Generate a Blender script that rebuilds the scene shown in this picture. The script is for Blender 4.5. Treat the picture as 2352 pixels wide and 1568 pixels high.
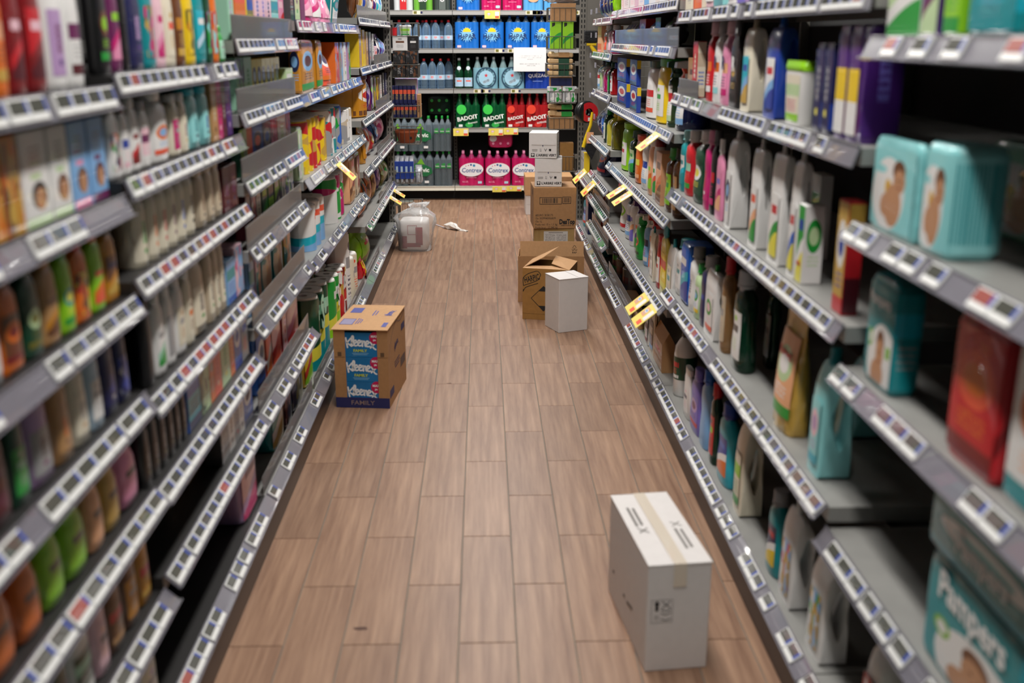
import bpy, bmesh, math, random
from mathutils import Vector, Matrix
random.seed(7)
scn = bpy.context.scene
for _o in list(bpy.data.objects): bpy.data.objects.remove(_o)
COL = scn.collection
# ------------------------------------------------------------------ camera
FPX, CAMH = 2400.0, 1.5
PITCH = math.atan((784 - 85) / FPX)
YAW = math.atan((1176 - 1108) / FPX * math.cos(PITCH))
cam = bpy.data.cameras.new('camera'); cam_o = bpy.data.objects.new('camera', cam); COL.objects.link(cam_o)
cam.sensor_width = 36; cam.lens = 36 * FPX / 2352
cam_o.location = (0, 0, CAMH); cam_o.rotation_euler = (math.pi/2 - PITCH, 0, -YAW)
cam.dof.use_dof = True; cam.dof.focus_distance = 6.3; cam.dof.aperture_fstop = 2.3
cam.clip_start = 0.05
scn.camera = cam_o
# ------------------------------------------------------------------ world, lamps, exposure
scn.view_settings.view_transform = 'Standard'; scn.view_settings.look = 'None'
scn.view_settings.exposure = 0.48; scn.view_settings.gamma = 1.0; scn.view_settings.use_curve_mapping = False
scn.cycles.use_denoising = True
scn.cycles.use_adaptive_sampling = True; scn.cycles.adaptive_threshold = .1; scn.cycles.max_bounces = 5; scn.cycles.diffuse_bounces = 3; scn.cycles.glossy_bounces = 2; scn.cycles.transparent_max_bounces = 10; scn.cycles.caustics_reflective = False; scn.cycles.caustics_refractive = False
w = bpy.data.worlds.new('store_air'); scn.world = w; w.use_nodes = True
w.node_tree.nodes['Background'].inputs[0].default_value = (0.9, 0.95, 1.0, 1); w.node_tree.nodes['Background'].inputs[1].default_value = 0.012
def ceiling_lamp(x, y, sx, sy, power):
    l = bpy.data.lights.new('ceiling_lamp', 'AREA'); l.shape = 'RECTANGLE'; l.size = sx; l.size_y = sy; l.energy = power; l.color = (1.0, 0.96, 0.915)
    o = bpy.data.objects.new('ceiling_lamp', l); COL.objects.link(o); o.location = (x, y, 2.88)
    return o
for y, p in ((-1.0, 15), (0.8, 22), (2.6, 27), (4.4, 27), (6.2, 27), (8.0, 27)): ceiling_lamp(0.08, y, 0.16, 1.5, p)
for x in (-1.6, 0.05, 1.7): ceiling_lamp(x, 8.95, 1.3, 0.16, 27)
# ------------------------------------------------------------------ the camera's geometry: where a measured point lies in the room
_cp, _sp, _ca, _sa = math.cos(PITCH), math.sin(PITCH), math.cos(YAW), math.sin(YAW)
CF = Vector((_sa*_cp, _ca*_cp, -_sp)); CR = Vector((_ca, -_sa, 0)); CU = CR.cross(CF); CC = Vector((0, 0, CAMH))
def ray(u, v): return CF + CR*((u-1176)/FPX) + CU*((784-v)/FPX)
def on_y(u, v, y): d = ray(u, v); return CC + d*(y/d.y)
def on_x(u, v, x): d = ray(u, v); return CC + d*(x/d.x)
def on_z(u, v, z): d = ray(u, v); return CC + d*((z-CAMH)/d.z)
def y_at(u, x, z):                       # how far along the aisle the line (x, z) passes column u
    n = CR - CF*((u-1176)/FPX)           # plane of that column
    return -(n.x*x + n.z*(z-CAMH))/n.y
def x_at(u, y, z):
    n = CR - CF*((u-1176)/FPX)
    return -(n.y*y + n.z*(z-CAMH))/n.x
def z_at(v, x, y):
    n = CU - CF*((784-v)/FPX)
    return CAMH - (n.x*x + n.y*y)/n.z
# ------------------------------------------------------------------ colours
def lin(h):
    h = h.lstrip('#'); c = [int(h[i:i+2], 16)/255 for i in (0, 2, 4)]
    return tuple(x/12.92 if x <= .04045 else ((x+.055)/1.055)**2.4 for x in c) + (1,)
PAL = {'white':'e9e8e6','cream':'e4dcc6','beige':'cdbda4','grey':'9a9a9c','dark grey':'4a4a4d','black':'141416','red':'c8202a','dark red':'7d1218',
 'maroon':'55121f','orange':'e2701c','amber':'c4831c','yellow':'ecc81c','lemon':'e9df4a','lime':'8fcf1e','green':'1f9a3a','dark green':'10452f','mint':'9fd4b8','teal':'0f8f97',
 'aqua':'8fd6d8','turquoise':'19b0c6','sky blue':'7fb2e4','blue':'1f64c4','royal blue':'1a3fa0','navy':'151c50','violet':'7468c4','purple':'4a1d78','plum':'6a1f56','lilac':'b795c4',
 'pink':'e58fb4','pale pink':'eec3cf','magenta':'c81a72','brown':'6b4024','tan':'b98c5a','kraft':'b08357','peach':'efb083','gold':'c9a24a','silver':'b9bcc0','pale green':'bcd6a4','pale blue':'b9d3e6','coral':'ea5a3a','olive':'6f6a1e'}
_M = {}
def bsdf(m): return m.node_tree.nodes['Principled BSDF']
def mat(name, hexc, rough=.4, metal=0, spec=.5, coat=0, emit=0, bump=None, var=0, vs=20, stretch=(1,1,1)):
    k = (name, hexc, rough, metal, spec, coat, emit, bump, var, vs, stretch)
    if k in _M: return _M[k]
    m = bpy.data.materials.new(name); m.use_nodes = True; b = bsdf(m); nt = m.node_tree
    c = lin(hexc); b.inputs['Base Color'].default_value = c; b.inputs['Roughness'].default_value = rough; b.inputs['Metallic'].default_value = metal
    b.inputs['Specular IOR Level'].default_value = spec; b.inputs['Coat Weight'].default_value = coat
    if bump or var:
        tc = nt.nodes.new('ShaderNodeTexCoord'); mp = nt.nodes.new('ShaderNodeMapping'); mp.inputs['Scale'].default_value = stretch
        nz = nt.nodes.new('ShaderNodeTexNoise'); nz.inputs['Scale'].default_value = vs; nz.inputs['Detail'].default_value = 4
        nt.links.new(tc.outputs['Object'], mp.inputs['Vector']); nt.links.new(mp.outputs[0], nz.inputs['Vector'])
        if var:
            mx = nt.nodes.new('ShaderNodeMix'); mx.data_type = 'RGBA'; mx.inputs['Factor'].default_value = 1
            mx.inputs['A'].default_value = c
            rp = nt.nodes.new('ShaderNodeMapRange'); rp.inputs[1].default_value = .3; rp.inputs[2].default_value = .7
            nt.links.new(nz.outputs[0], rp.inputs[0]); nt.links.new(rp.outputs[0], mx.inputs['Factor'])
            mx.inputs['A'].default_value = tuple(min(1, x*(1-var)) for x in c[:3])+(1,); mx.inputs['B'].default_value = tuple(min(1, x*(1+var)) for x in c[:3])+(1,)
            nt.links.new(mx.outputs['Result'], b.inputs['Base Color'])
        if bump:
            bp = nt.nodes.new('ShaderNodeBump'); bp.inputs['Strength'].default_value = bump; bp.inputs['Distance'].default_value = .01
            nt.links.new(nz.outputs[0], bp.inputs['Height']); nt.links.new(bp.outputs[0], b.inputs['Normal'])
    _M[k] = m; return m
def pl(cn, rough=.32): return mat('plastic_'+cn.replace(' ', '_'), PAL[cn], rough, coat=.25)
def film(cn): return mat('film_'+cn.replace(' ', '_'), PAL[cn], .28, coat=.5, bump=.25, vs=35)
def card(cn): return mat('card_'+cn.replace(' ', '_'), PAL[cn], .55)
def clear(name, hexc, body=.25, rough=.08, ior=1.35):        # thin clear plastic: see-through tint plus a shiny skin
    k = ('clear', name, hexc, body, rough, ior)
    if k in _M: return _M[k]
    m = bpy.data.materials.new(name); m.use_nodes = True; nt = m.node_tree; b = bsdf(m)
    b.inputs['Base Color'].default_value = lin(hexc); b.inputs['Roughness'].default_value = rough; b.inputs['Coat Weight'].default_value = .6
    tr = nt.nodes.new('ShaderNodeBsdfTransparent'); tr.inputs[0].default_value = tuple(.55+.45*x for x in lin(hexc)[:3])+(1,)
    fr = nt.nodes.new('ShaderNodeFresnel'); fr.inputs[0].default_value = ior
    ad = nt.nodes.new('ShaderNodeMath'); ad.operation = 'ADD'; ad.use_clamp = True; ad.inputs[1].default_value = body
    mx = nt.nodes.new('ShaderNodeMixShader'); nt.links.new(fr.outputs[0], ad.inputs[0]); nt.links.new(ad.outputs[0], mx.inputs[0])
    nt.links.new(tr.outputs[0], mx.inputs[1]); nt.links.new(b.outputs[0], mx.inputs[2]); nt.links.new(mx.outputs[0], nt.nodes['Material Output'].inputs[0])
    _M[k] = m; return m
def art(style, *cols, rough=.35):
    """flat print on a label (its own UV, 0..1 each way): bands, an oval emblem, a swoosh, a busy print, a portrait oval"""
    k = ('art', style, cols, rough)
    if k in _M: return _M[k]
    m = bpy.data.materials.new('print_'+style); m.use_nodes = True; nt = m.node_tree; b = bsdf(m); N = nt.nodes.new; L = nt.links.new
    b.inputs['Roughness'].default_value = rough; b.inputs['Coat Weight'].default_value = .3
    uv = N('ShaderNodeUVMap'); sp = N('ShaderNodeSeparateXYZ'); L(uv.outputs[0], sp.inputs[0])
    X, Y = sp.outputs[0], sp.outputs[1]
    def ma(op, a, c=None, d=None):
        n = N('ShaderNodeMath'); n.operation = op
        for i, q in enumerate((a, c, d)):
            if q is None: continue
            if isinstance(q, (int, float)): n.inputs[i].default_value = q
            else: L(q, n.inputs[i])
        return n.outputs[0]
    cs = [lin(PAL[c]) if c in PAL else lin(c) for c in cols]
    def over(base, col, fac):
        n = N('ShaderNodeMix'); n.data_type = 'RGBA'; L(fac, n.inputs['Factor'])
        if isinstance(base, tuple): n.inputs['A'].default_value = base
        else: L(base, n.inputs['A'])
        n.inputs['B'].default_value = col; return n.outputs['Result']
    def ell(cx, cy, rx, ry):
        a = ma('DIVIDE', ma('SUBTRACT', X, cx), rx); c = ma('DIVIDE', ma('SUBTRACT', Y, cy), ry)
        return ma('LESS_THAN', ma('ADD', ma('MULTIPLY', a, a), ma('MULTIPLY', c, c)), 1)
    def box(x0, x1, y0, y1):
        return ma('MULTIPLY', ma('MULTIPLY', ma('GREATER_THAN', X, x0), ma('LESS_THAN', X, x1)), ma('MULTIPLY', ma('GREATER_THAN', Y, y0), ma('LESS_THAN', Y, y1)))
    def lines(x0, x1, y0, y1, n):        # rows of small print
        s = ma('FRACT', ma('MULTIPLY', Y, n))
        nz = N('ShaderNodeTexNoise'); nz.inputs['Scale'].default_value = 30; nz.inputs['Detail'].default_value = 0
        L(uv.outputs[0], nz.inputs['Vector'])
        return ma('MULTIPLY', ma('MULTIPLY', box(x0, x1, y0, y1), ma('LESS_THAN', s, .5)), ma('GREATER_THAN', nz.outputs[0], .45))
    c0 = cs[0]; c1 = cs[1] if len(cs) > 1 else c0; c2 = cs[2] if len(cs) > 2 else c1; c3 = cs[3] if len(cs) > 3 else c2
    o = c0
    if style == 'bands':
        o = over(o, c1, box(-1, 2, .55, .8)); o = over(o, c2, box(-1, 2, -1, .16)); o = over(o, c3, lines(.15, .85, .22, .5, 14))
    elif style == 'oval':
        o = over(o, c1, ell(.5, .62, .4, .22)); o = over(o, c2, ell(.5, .62, .26, .12)); o = over(o, c3, box(-1, 2, -1, .14)); o = over(o, c2, lines(.2, .8, .2, .36, 18))
    elif style == 'swoosh':
        t = ma('ADD', ma('MULTIPLY', X, .5), ma('MULTIPLY', ma('MULTIPLY', X, X), -.2))
        o = over(o, c1, ma('LESS_THAN', Y, ma('ADD', t, .3))); o = over(o, c2, ma('LESS_THAN', Y, ma('ADD', t, .12))); o = over(o, c3, box(.15, .85, .68, .82))
    elif style == 'text':
        o = over(o, c1, box(.2, .8, .55, .7)); o = over(o, c2, lines(.25, .75, .15, .45, 16)); o = over(o, c3, ell(.5, .84, .16, .06))
    elif style == 'vtext':
        o = over(o, c1, box(.34, .66, .35, .78)); o = over(o, c0, lines(.34, .66, .36, .77, 12)); o = over(o, c2, ell(.5, .2, .14, .05))
    elif style == 'face':
        o = over(o, c1, ell(.42, .42, .4, .44)); o = over(o, c0, ell(.2, .7, .16, .05)); o = over(o, lin('d9a92c'), ell(.42, .5, .07, .1)); sk = tuple(q*.62 for q in c2[:3])+(1,); o = over(o, sk, ell(.56, .3, .2, .26)); o = over(o, c3, ell(.66, .72, .15, .13)); o = over(o, sk, ell(.68, .6, .14, .14)); o = over(o, sk, ell(.38, .28, .12, .14)); o = over(o, c3, ell(.64, .61, .02, .015)); o = over(o, c3, ell(.73, .61, .02, .015)); o = over(o, lin('8a3f36'), ell(.68, .53, .045, .012))
    elif style == 'portrait':
        sk = tuple(q*.6 for q in c2[:3])+(1,); o = over(o, c1, box(-1, 2, -1, .1)); o = over(o, c3, ell(.58, .32, .3, .15)); o = over(o, sk, ell(.62, .28, .2, .12)); o = over(o, lin('7a7a7c'), lines(.3, .75, .62, .84, 16)); o = over(o, c1, box(.3, .7, .5, .56))
    elif style == 'facelow':
        o = over(o, c1, ell(.66, .2, .52, .42)); sk = tuple(q*.62 for q in c2[:3])+(1,); o = over(o, lin('7fb83a'), ell(.2, .42, .1, .1)); o = over(o, c1, ell(.2, .42, .06, .06)); o = over(o, sk, ell(.55, .08, .24, .16)); o = over(o, c3, ell(.6, .42, .15, .13)); o = over(o, sk, ell(.6, .3, .145, .16)); o = over(o, c3, ell(.56, .32, .02, .015)); o = over(o, c3, ell(.66, .32, .02, .015)); o = over(o, lin('8a3f36'), ell(.61, .22, .045, .012)); o = over(o, lin('7fb83a'), box(.82, .95, .3, .42))
    elif style == 'busy':
        vo = N('ShaderNodeTexVoronoi'); vo.inputs['Scale'].default_value = 5; L(uv.outputs[0], vo.inputs['Vector'])
        s2 = N('ShaderNodeSeparateColor'); L(vo.outputs['Color'], s2.inputs[0])
        o = over(o, c1, ma('GREATER_THAN', s2.outputs[0], .55)); o = over(o, c2, ma('GREATER_THAN', s2.outputs[1], .66)); o = over(o, c3, ma('GREATER_THAN', s2.outputs[2], .75))
    elif style == 'tri':
        o = over(o, c1, box(-1, 2, .66, 2)); o = over(o, c2, box(-1, 2, -1, .33))
    elif style == 'bars':
        nz = N('ShaderNodeTexNoise'); nz.noise_dimensions = '1D'; nz.inputs['Scale'].default_value = 28; nz.inputs['Detail'].default_value = 0; L(X, nz.inputs['W'])
        o = over(o, c1, ma('MULTIPLY', ma('GREATER_THAN', nz.outputs[0], .5), box(.04, .96, .1, .92)))
    elif style == 'sheet':
        o = over(o, c1, lines(.06, .47, .06, .88, 30)); o = over(o, c1, lines(.53, .94, .06, .88, 30)); o = over(o, c1, box(.2, .8, .93, .96))
    elif style == 'notice':
        for (a, c, y) in ((.14, .88, .62), (.15, .86, .55), (.42, .6, .48), (.18, .82, .3), (.4, .68, .23)):
            o = over(o, c1, lines(a, c, y, y+.035, 14))
    if isinstance(o, tuple): b.inputs['Base Color'].default_value = o
    else: L(o, b.inputs['Base Color'])
    _M[k] = m; return m
# ------------------------------------------------------------------ mesh helpers
def mesh(name, verts, faces, uvs=None, smooth=False, slots=None, autosmooth=True):
    me = bpy.data.meshes.new(name); me.from_pydata([tuple(v) for v in verts], [], faces)
    if uvs is not None:
        l = me.uv_layers.new(name='UVMap'); dat = [0.0]*(2*len(me.loops))
        for i, lp in enumerate(me.loops): dat[2*i], dat[2*i+1] = uvs[lp.vertex_index]
        l.data.foreach_set('uv', dat)
    if smooth: me.polygons.foreach_set('use_smooth', [True]*len(me.polygons))
    if slots: me.polygons.foreach_set('material_index', slots)
    me.update()
    if smooth: me.set_sharp_from_angle(angle=math.radians(48))
    return me
class MB:                                 # collects boxes, tubes and lofts into one mesh
    def __init__(s): s.v, s.f, s.m = [], [], []
    def add(s, vs, fs, mi=0):
        n = len(s.v); s.v += [tuple(v) for v in vs]; s.f += [tuple(i+n for i in f) for f in fs]; s.m += [mi]*len(fs); return s
    def box(s, x0, x1, y0, y1, z0, z1, mi=0, b=0):
        if b:                             # chamfered box
            V = []
            for z, q in ((z0, b), (z0+b, 0), (z1-b, 0), (z1, b)):
                V += [(x0+q+b*(q == 0), y0+q, z), (x1-q-b*(q == 0), y0+q, z), (x1-q, y0+q+b*(q == 0), z), (x1-q, y1-q-b*(q == 0), z), (x1-q-b*(q == 0), y1-q, z), (x0+q+b*(q == 0), y1-q, z), (x0+q, y1-q-b*(q == 0), z), (x0+q, y0+q+b*(q == 0), z)]
            F = [tuple(range(7, -1, -1)), tuple(range(24, 32))]
            for r in range(3):
                for i in range(8): F.append((r*8+i, r*8+(i+1) % 8, r*8+8+(i+1) % 8, r*8+8+i))
            return s.add(V, F, mi)
        V = [(x0,y0,z0),(x1,y0,z0),(x1,y1,z0),(x0,y1,z0),(x0,y0,z1),(x1,y0,z1),(x1,y1,z1),(x0,y1,z1)]
        return s.add(V, [(3,2,1,0),(4,5,6,7),(0,1,5,4),(1,2,6,5),(2,3,7,6),(3,0,4,7)], mi)
    def loft(s, rings, cap0=True, cap1=True, mi=0):
        n = len(rings[0]); V = [p for r in rings for p in r]; F = []
        for k in range(len(rings)-1):
            for i in range(n): F.append((k*n+i, k*n+(i+1) % n, (k+1)*n+(i+1) % n, (k+1)*n+i))
        if cap0: F.append(tuple(range(n-1, -1, -1)))
        if cap1: F.append(tuple((len(rings)-1)*n+i for i in range(n)))
        return s.add(V, F, mi)
    def rev(s, prof, n=16, cx=0, cy=0, mi=0, cap0=True, cap1=True):   # prof: (r, z)
        return s.loft([[(cx+r*math.cos(2*math.pi*i/n), cy+r*math.sin(2*math.pi*i/n), z) for i in range(n)] for r, z in prof], cap0, cap1, mi)
    def tube(s, pts, r, n=6, mi=0):
        pts = [Vector(p) for p in pts]; rings = []
        for i, p in enumerate(pts):
            d = (pts[min(i+1, len(pts)-1)] - pts[max(i-1, 0)]).normalized()
            a = d.orthogonal().normalized() if i == 0 else (pa - d*pa.dot(d)).normalized()
            pa = a; c = d.cross(a)
            rr = r[i] if isinstance(r, (list, tuple)) else r
            rings.append([p + a*rr*math.cos(2*math.pi*k/n) + c*rr*math.sin(2*math.pi*k/n) for k in range(n)])
        return s.loft(rings, mi=mi)
    def prism(s, poly, y0, y1, mi=0):     # poly in (x, z), pushed along y
        n = len(poly); V = [(x, y0, z) for x, z in poly] + [(x, y1, z) for x, z in poly]
        F = [tuple(range(n)), tuple(range(2*n-1, n-1, -1))] + [(i+n, (i+1) % n+n, (i+1) % n, i) for i in range(n)]
        return s.add(V, F, mi)
    def mesh(s, name, smooth=False): return mesh(name, s.v, s.f, None, smooth, s.m)
def grid(nx, ny, fn, uvbox=(0, 0, 1, 1)):
    V, U, F = [], [], []
    for j in range(ny+1):
        for i in range(nx+1):
            a, c = i/nx, j/ny; V.append(fn(a, c)); U.append((a, c))
    for j in range(ny):
        for i in range(nx):
            k = j*(nx+1)+i; F.append((k, k+1, k+nx+2, k+nx+1))
    return V, F, U
def obj(name, me, material, parent=None, loc=None, rot=None):
    o = bpy.data.objects.new(name, me)
    if material is not None:
        ms = material if isinstance(material, (list, tuple)) else [material]
        if len(me.materials) == 0:
            for m in ms: me.materials.append(m)
        else:
            for i, m in enumerate(ms):
                if me.materials[i] != m: o.material_slots[i].link = 'OBJECT'; o.material_slots[i].material = m
    COL.objects.link(o)
    if parent is not None: o.parent = parent
    if loc is not None: o.location = loc
    if rot is not None: o.rotation_euler = rot
    return o
LABELS = {}
def tag(o, label, cat, group=None):
    o['label'] = label; o['category'] = cat
    if group: o['group'] = group
    return o
def thing(name, label, cat, loc=(0, 0, 0), rz=0, group=None):
    o = bpy.data.objects.new(name, None); COL.objects.link(o); o.empty_display_size = .02
    o.location = loc; o.rotation_euler = (0, 0, rz); return tag(o, label, cat, group)
def struct(o): o['kind'] = 'structure'; return o
# ------------------------------------------------------------------ lettering (flat print, facing -y in its own frame)
_T = {}
def text_mesh(s, size, bold=0.0, shear=0.0, sx=1.0):
    k = (s, size, bold, shear, sx)
    if k in _T: return _T[k]
    c = bpy.data.curves.new('lettering', 'FONT'); c.body = s; c.size = size; c.offset = bold*size; c.shear = shear
    c.align_x = 'CENTER'; c.align_y = 'CENTER'; c.resolution_u = 2
    o = bpy.data.objects.new('lettering', c); me = bpy.data.meshes.new_from_object(o)
    bpy.data.objects.remove(o); bpy.data.curves.remove(c); me.materials.clear()
    for v in me.vertices: x, y, z = v.co; v.co = (x*sx, 0, y)
    me.name = 'lettering'; _T[k] = me; return me
def stroke_mesh(lines, width):            # rounded pen strokes in the x-z plane
    mb = MB()
    for ln in lines:
        P = [Vector((x, z)) for x, z in ln]
        S = []
        for i in range(len(P)-1):         # Catmull-Rom
            p0, p1, p2, p3 = P[max(i-1, 0)], P[i], P[i+1], P[min(i+2, len(P)-1)]
            for j in range(5):
                t = j/5; S.append(.5*((2*p1)+(p2-p0)*t+(2*p0-5*p1+4*p2-p3)*t*t+(3*p1-p0-3*p2+p3)*t**3))
        S.append(P[-1]); L, R = [], []
        for i, p in enumerate(S):
            d = (S[min(i+1, len(S)-1)]-S[max(i-1, 0)]).normalized(); n = Vector((-d.y, d.x))*width/2
            L.append((p.x+n.x, 0, p.y+n.y)); R.append((p.x-n.x, 0, p.y-n.y))
        n = len(S); mb.add(L+R, [(i+n, i+n+1, i+1, i) for i in range(n-1)])
        for q, s0 in ((S[0], 1), (S[-1], -1)):
            mb.add([(q.x+width/2*math.cos(a*math.pi/4), -.00003*s0, q.y+width/2*math.sin(a*math.pi/4)) for a in range(8)], [tuple(range(8))])
    return mb.mesh('lettering')
def poly_mesh(pts): return mesh('print', [(x, 0, z) for x, z in pts], [tuple(range(len(pts)))])
def disc_mesh(rx, rz, n=24): return poly_mesh([(rx*math.cos(2*math.pi*i/n), rz*math.sin(2*math.pi*i/n)) for i in range(n)])
def quad_mesh(w, h):
    return mesh('print', [(-w/2, 0, -h/2), (w/2, 0, -h/2), (w/2, 0, h/2), (-w/2, 0, h/2)], [(0, 1, 2, 3)], [(0, 0), (1, 0), (1, 1), (0, 1)])
# ================================================================== the room
GROUT = mat('grout', '7d7f78', .8, bump=.3, vs=60)
fl = struct(obj('floor', MB().box(-3.2, 3.2, -1.5, 11.2, -.05, -.0035).mesh('floor'), GROUT))
def tile_mat(i):
    rnd = random.Random(i)
    m = bpy.data.materials.new('wood_tile'); m.use_nodes = True; nt = m.node_tree; b = bsdf(m); N = nt.nodes.new; L = nt.links.new
    tc = N('ShaderNodeTexCoord'); mp = N('ShaderNodeMapping'); mp.inputs['Scale'].default_value = (26, 1.3, 1); mp.inputs['Location'].default_value = (rnd.random()*50, rnd.random()*50, 0)
    L(tc.outputs['Object'], mp.inputs['Vector'])
    nz = N('ShaderNodeTexNoise'); nz.inputs['Scale'].default_value = 1.6; nz.inputs['Detail'].default_value = 6; nz.inputs['Roughness'].default_value = .62; L(mp.outputs[0], nz.inputs['Vector'])
    rp = N('ShaderNodeValToRGB'); L(nz.outputs[0], rp.inputs[0]); k = 1+rnd.uniform(-.1, .1)
    for e, (p, h) in zip(rp.color_ramp.elements, ((.28, '775846'), (.72, 'a8876e'))):
        c = lin(h); e.position = p; e.color = (c[0]*k, c[1]*k, c[2]*k, 1)
    L(rp.outputs[0], b.inputs['Base Color']); b.inputs['Roughness'].default_value = .42; b.inputs['Specular IOR Level'].default_value = .35
    bp = N('ShaderNodeBump'); bp.inputs['Strength'].default_value = .12; bp.inputs['Distance'].default_value = .004; L(nz.outputs[0], bp.inputs['Height']); L(bp.outputs[0], b.inputs['Normal'])
    return m
TM = [tile_mat(i) for i in range(7)]
_tb = MB(); _tb.box(-.0737, .0737, -.2985, .2985, -.012, 0, b=.0012); TILE = _tb.mesh('tile')
def lay(k, y0, ymax):
    xc = -.073 + .15*k + .075; y = y0 + (.3 if k % 2 else 0)
    while y < ymax:
        obj('floor_tile', TILE, TM[(k*5+int(y*7)) % 7], fl, (xc, y, 0)); y += .6
for k in range(-4, 6): lay(k, 2.373+.3-.6, 10.2)
for k in list(range(-9, -4))+list(range(6, 9)): lay(k, 7.773+.3, 10.0)
struct(obj('ceiling', MB().box(-3.2, 3.2, -1.5, 11.2, 3.0, 3.05).mesh('ceiling'), mat('ceiling_paint', '8a8986', .9)))
struct(obj('wall_back', MB().box(-3.2, 3.2, 10.75, 10.9, 0, 3.0).mesh('wall_back'), mat('wall_paint', '3a3a3c', .8)))
struct(obj('wall_left', MB().box(-3.3, -3.2, -1.5, 11.2, 0, 3.0).mesh('wall_left'), mat('wall_paint_side', '4a4a4c', .8)))
struct(obj('wall_right', MB().box(3.2, 3.3, -1.5, 11.2, 0, 3.0).mesh('wall_right'), mat('wall_paint_side', '4a4a4c', .8)))
# small marks on the floor
# ================================================================== gondolas
STEEL = mat('shelf_steel', '8b8b88', .42, metal=.0, var=.08, vs=9)
STEELD = mat('shelf_steel_dark', '232222', .45)
POST = mat('upright_steel', '77746d', .45, metal=.3)
BLACK = mat('back_panel_black', '0f0f10', .7)
RAILW = clear('rail_cover', 'c9c9d6', .5, .12)
RAILB = mat('price_rail', '76747d', .22, coat=.6)
PLINTH = mat('plinth', '35281e', .4, var=.25, vs=30, stretch=(1, .1, 4))
ESLW = mat('esl_case', 'e9eae8', .3)
ESLS = mat('esl_screen', '55564f', .14, coat=.9)
ESLR = mat('esl_screen_red', 'a55a52', .2, coat=.8)
ESLB = mat('esl_blue', '2848a8', .35)
XL, XR = -.655, .695                       # aisle edge of the price rails
SH = {}                                    # shelf name -> (side, y0, y1, surface z)
ORD = ['first','second','third','fourth','fifth','sixth','seventh','eighth','ninth','tenth','eleventh','twelfth','thirteenth','fourteenth','fifteenth','sixteenth','seventeenth','eighteenth','nineteenth','twentieth','twenty-first','twenty-second','twenty-third','twenty-fourth','twenty-fifth','twenty-sixth']
TIER = ['bottom', 'second', 'third', 'fourth', 'fifth', 'sixth', 'seventh', 'eighth']
_lab = {}
def esl_mesh(w):
    if w not in _lab:
        a = MB(); a.box(-w/2, w/2, -.006, 0, 0, .036, b=.0015)
        s = MB(); s.box(-w/2+.004, w/2-.010, -.0066, -.0058, .0125, .033, 0); s.box(w/2-.010, w/2-.002, -.0066, -.0058, .0125, .033, 1)
        _lab[w] = (a.mesh('price_label'), s.mesh('screen'))
    return _lab[w]
def shelf(key, y0, y1, zc, tier, bay, dark=False, dens=.8, ew=.058, depth=.44, riser=None, redp=.05, tilt=None):
    side = key[0]; sg = -1 if side == 'L' else 1; xe = XL if side == 'L' else XR
    zs = zc + .016; rot = math.pi/2 if side == 'L' else -math.pi/2
    L = y1-y0-.006; yc = (y0+y1)/2
    o = thing('gondola_shelf', f'{"black" if dark else "grey"} metal shelf with price rail, {TIER[tier]} shelf up, {bay}' if tier else f'{"black" if dark else "grey"} metal base shelf with price rail in the {bay}', 'shelf', (xe + sg*.03, yc, zs), rot, 'gondola shelves')
    m = STEELD if dark else STEEL
    mb = MB(); mb.box(-L/2, L/2, 0, depth, -.006, 0); mb.box(-L/2, L/2, 0, .012, -.034, -.006); mb.box(-L/2, L/2, depth-.012, depth, -.034, -.006)
    mb.box(-L/2, -L/2+.004, .012, depth-.012, -.034, -.006); mb.box(L/2-.004, L/2, .012, depth-.012, -.034, -.006)
    obj('tray', mb.mesh('tray'), m, o)
    tl = (.95 - (zc-.12)/1.33*.72) if tilt is None else tilt      # rail leans out towards the aisle, more on the low shelves
    r = obj('price_rail', MB().box(-L/2, L/2, -.003, 0, -.002, .040).box(-L/2, L/2, -.008, 0, -.005, -.002).box(-L/2, L/2, -.006, 0, .038, .0405).mesh('price_rail'), RAILB, o, (0, -.003 - .038*math.sin(tl), -.038*math.cos(tl) + .002), (-tl, 0, 0))
    a, s = esl_mesh(ew); x = -L/2 + ew/2 + .004; rnd = random.Random(key+str(y0))
    while x < L/2 - ew/2:
        if rnd.random() < dens:
            q = obj('price_label', a, ESLW, r, (x, -.003, .001))
            obj('screen', s, [ESLR if rnd.random() < redp else ESLS, ESLB], q)
            x += ew + (.003 if rnd.random() < .7 else .012)
        else: x += ew*rnd.choice((.5, 1.0, 1.6))
    if riser:                               # clear front guard
        y_0, y_1, hgt = riser; xa = (y_0-yc)*(1 if side == 'L' else -1); xb = (y_1-yc)*(1 if side == 'L' else -1)
        obj('front_guard', MB().box(min(xa, xb), max(xa, xb), .004, .006, 0, hgt).mesh('front_guard'), clear('guard_plastic', 'b4b3b2', .16, .2, 1.18), o)
    SH[key] = (side, y0, y1, zs, tier, bay)
    return o
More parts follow.
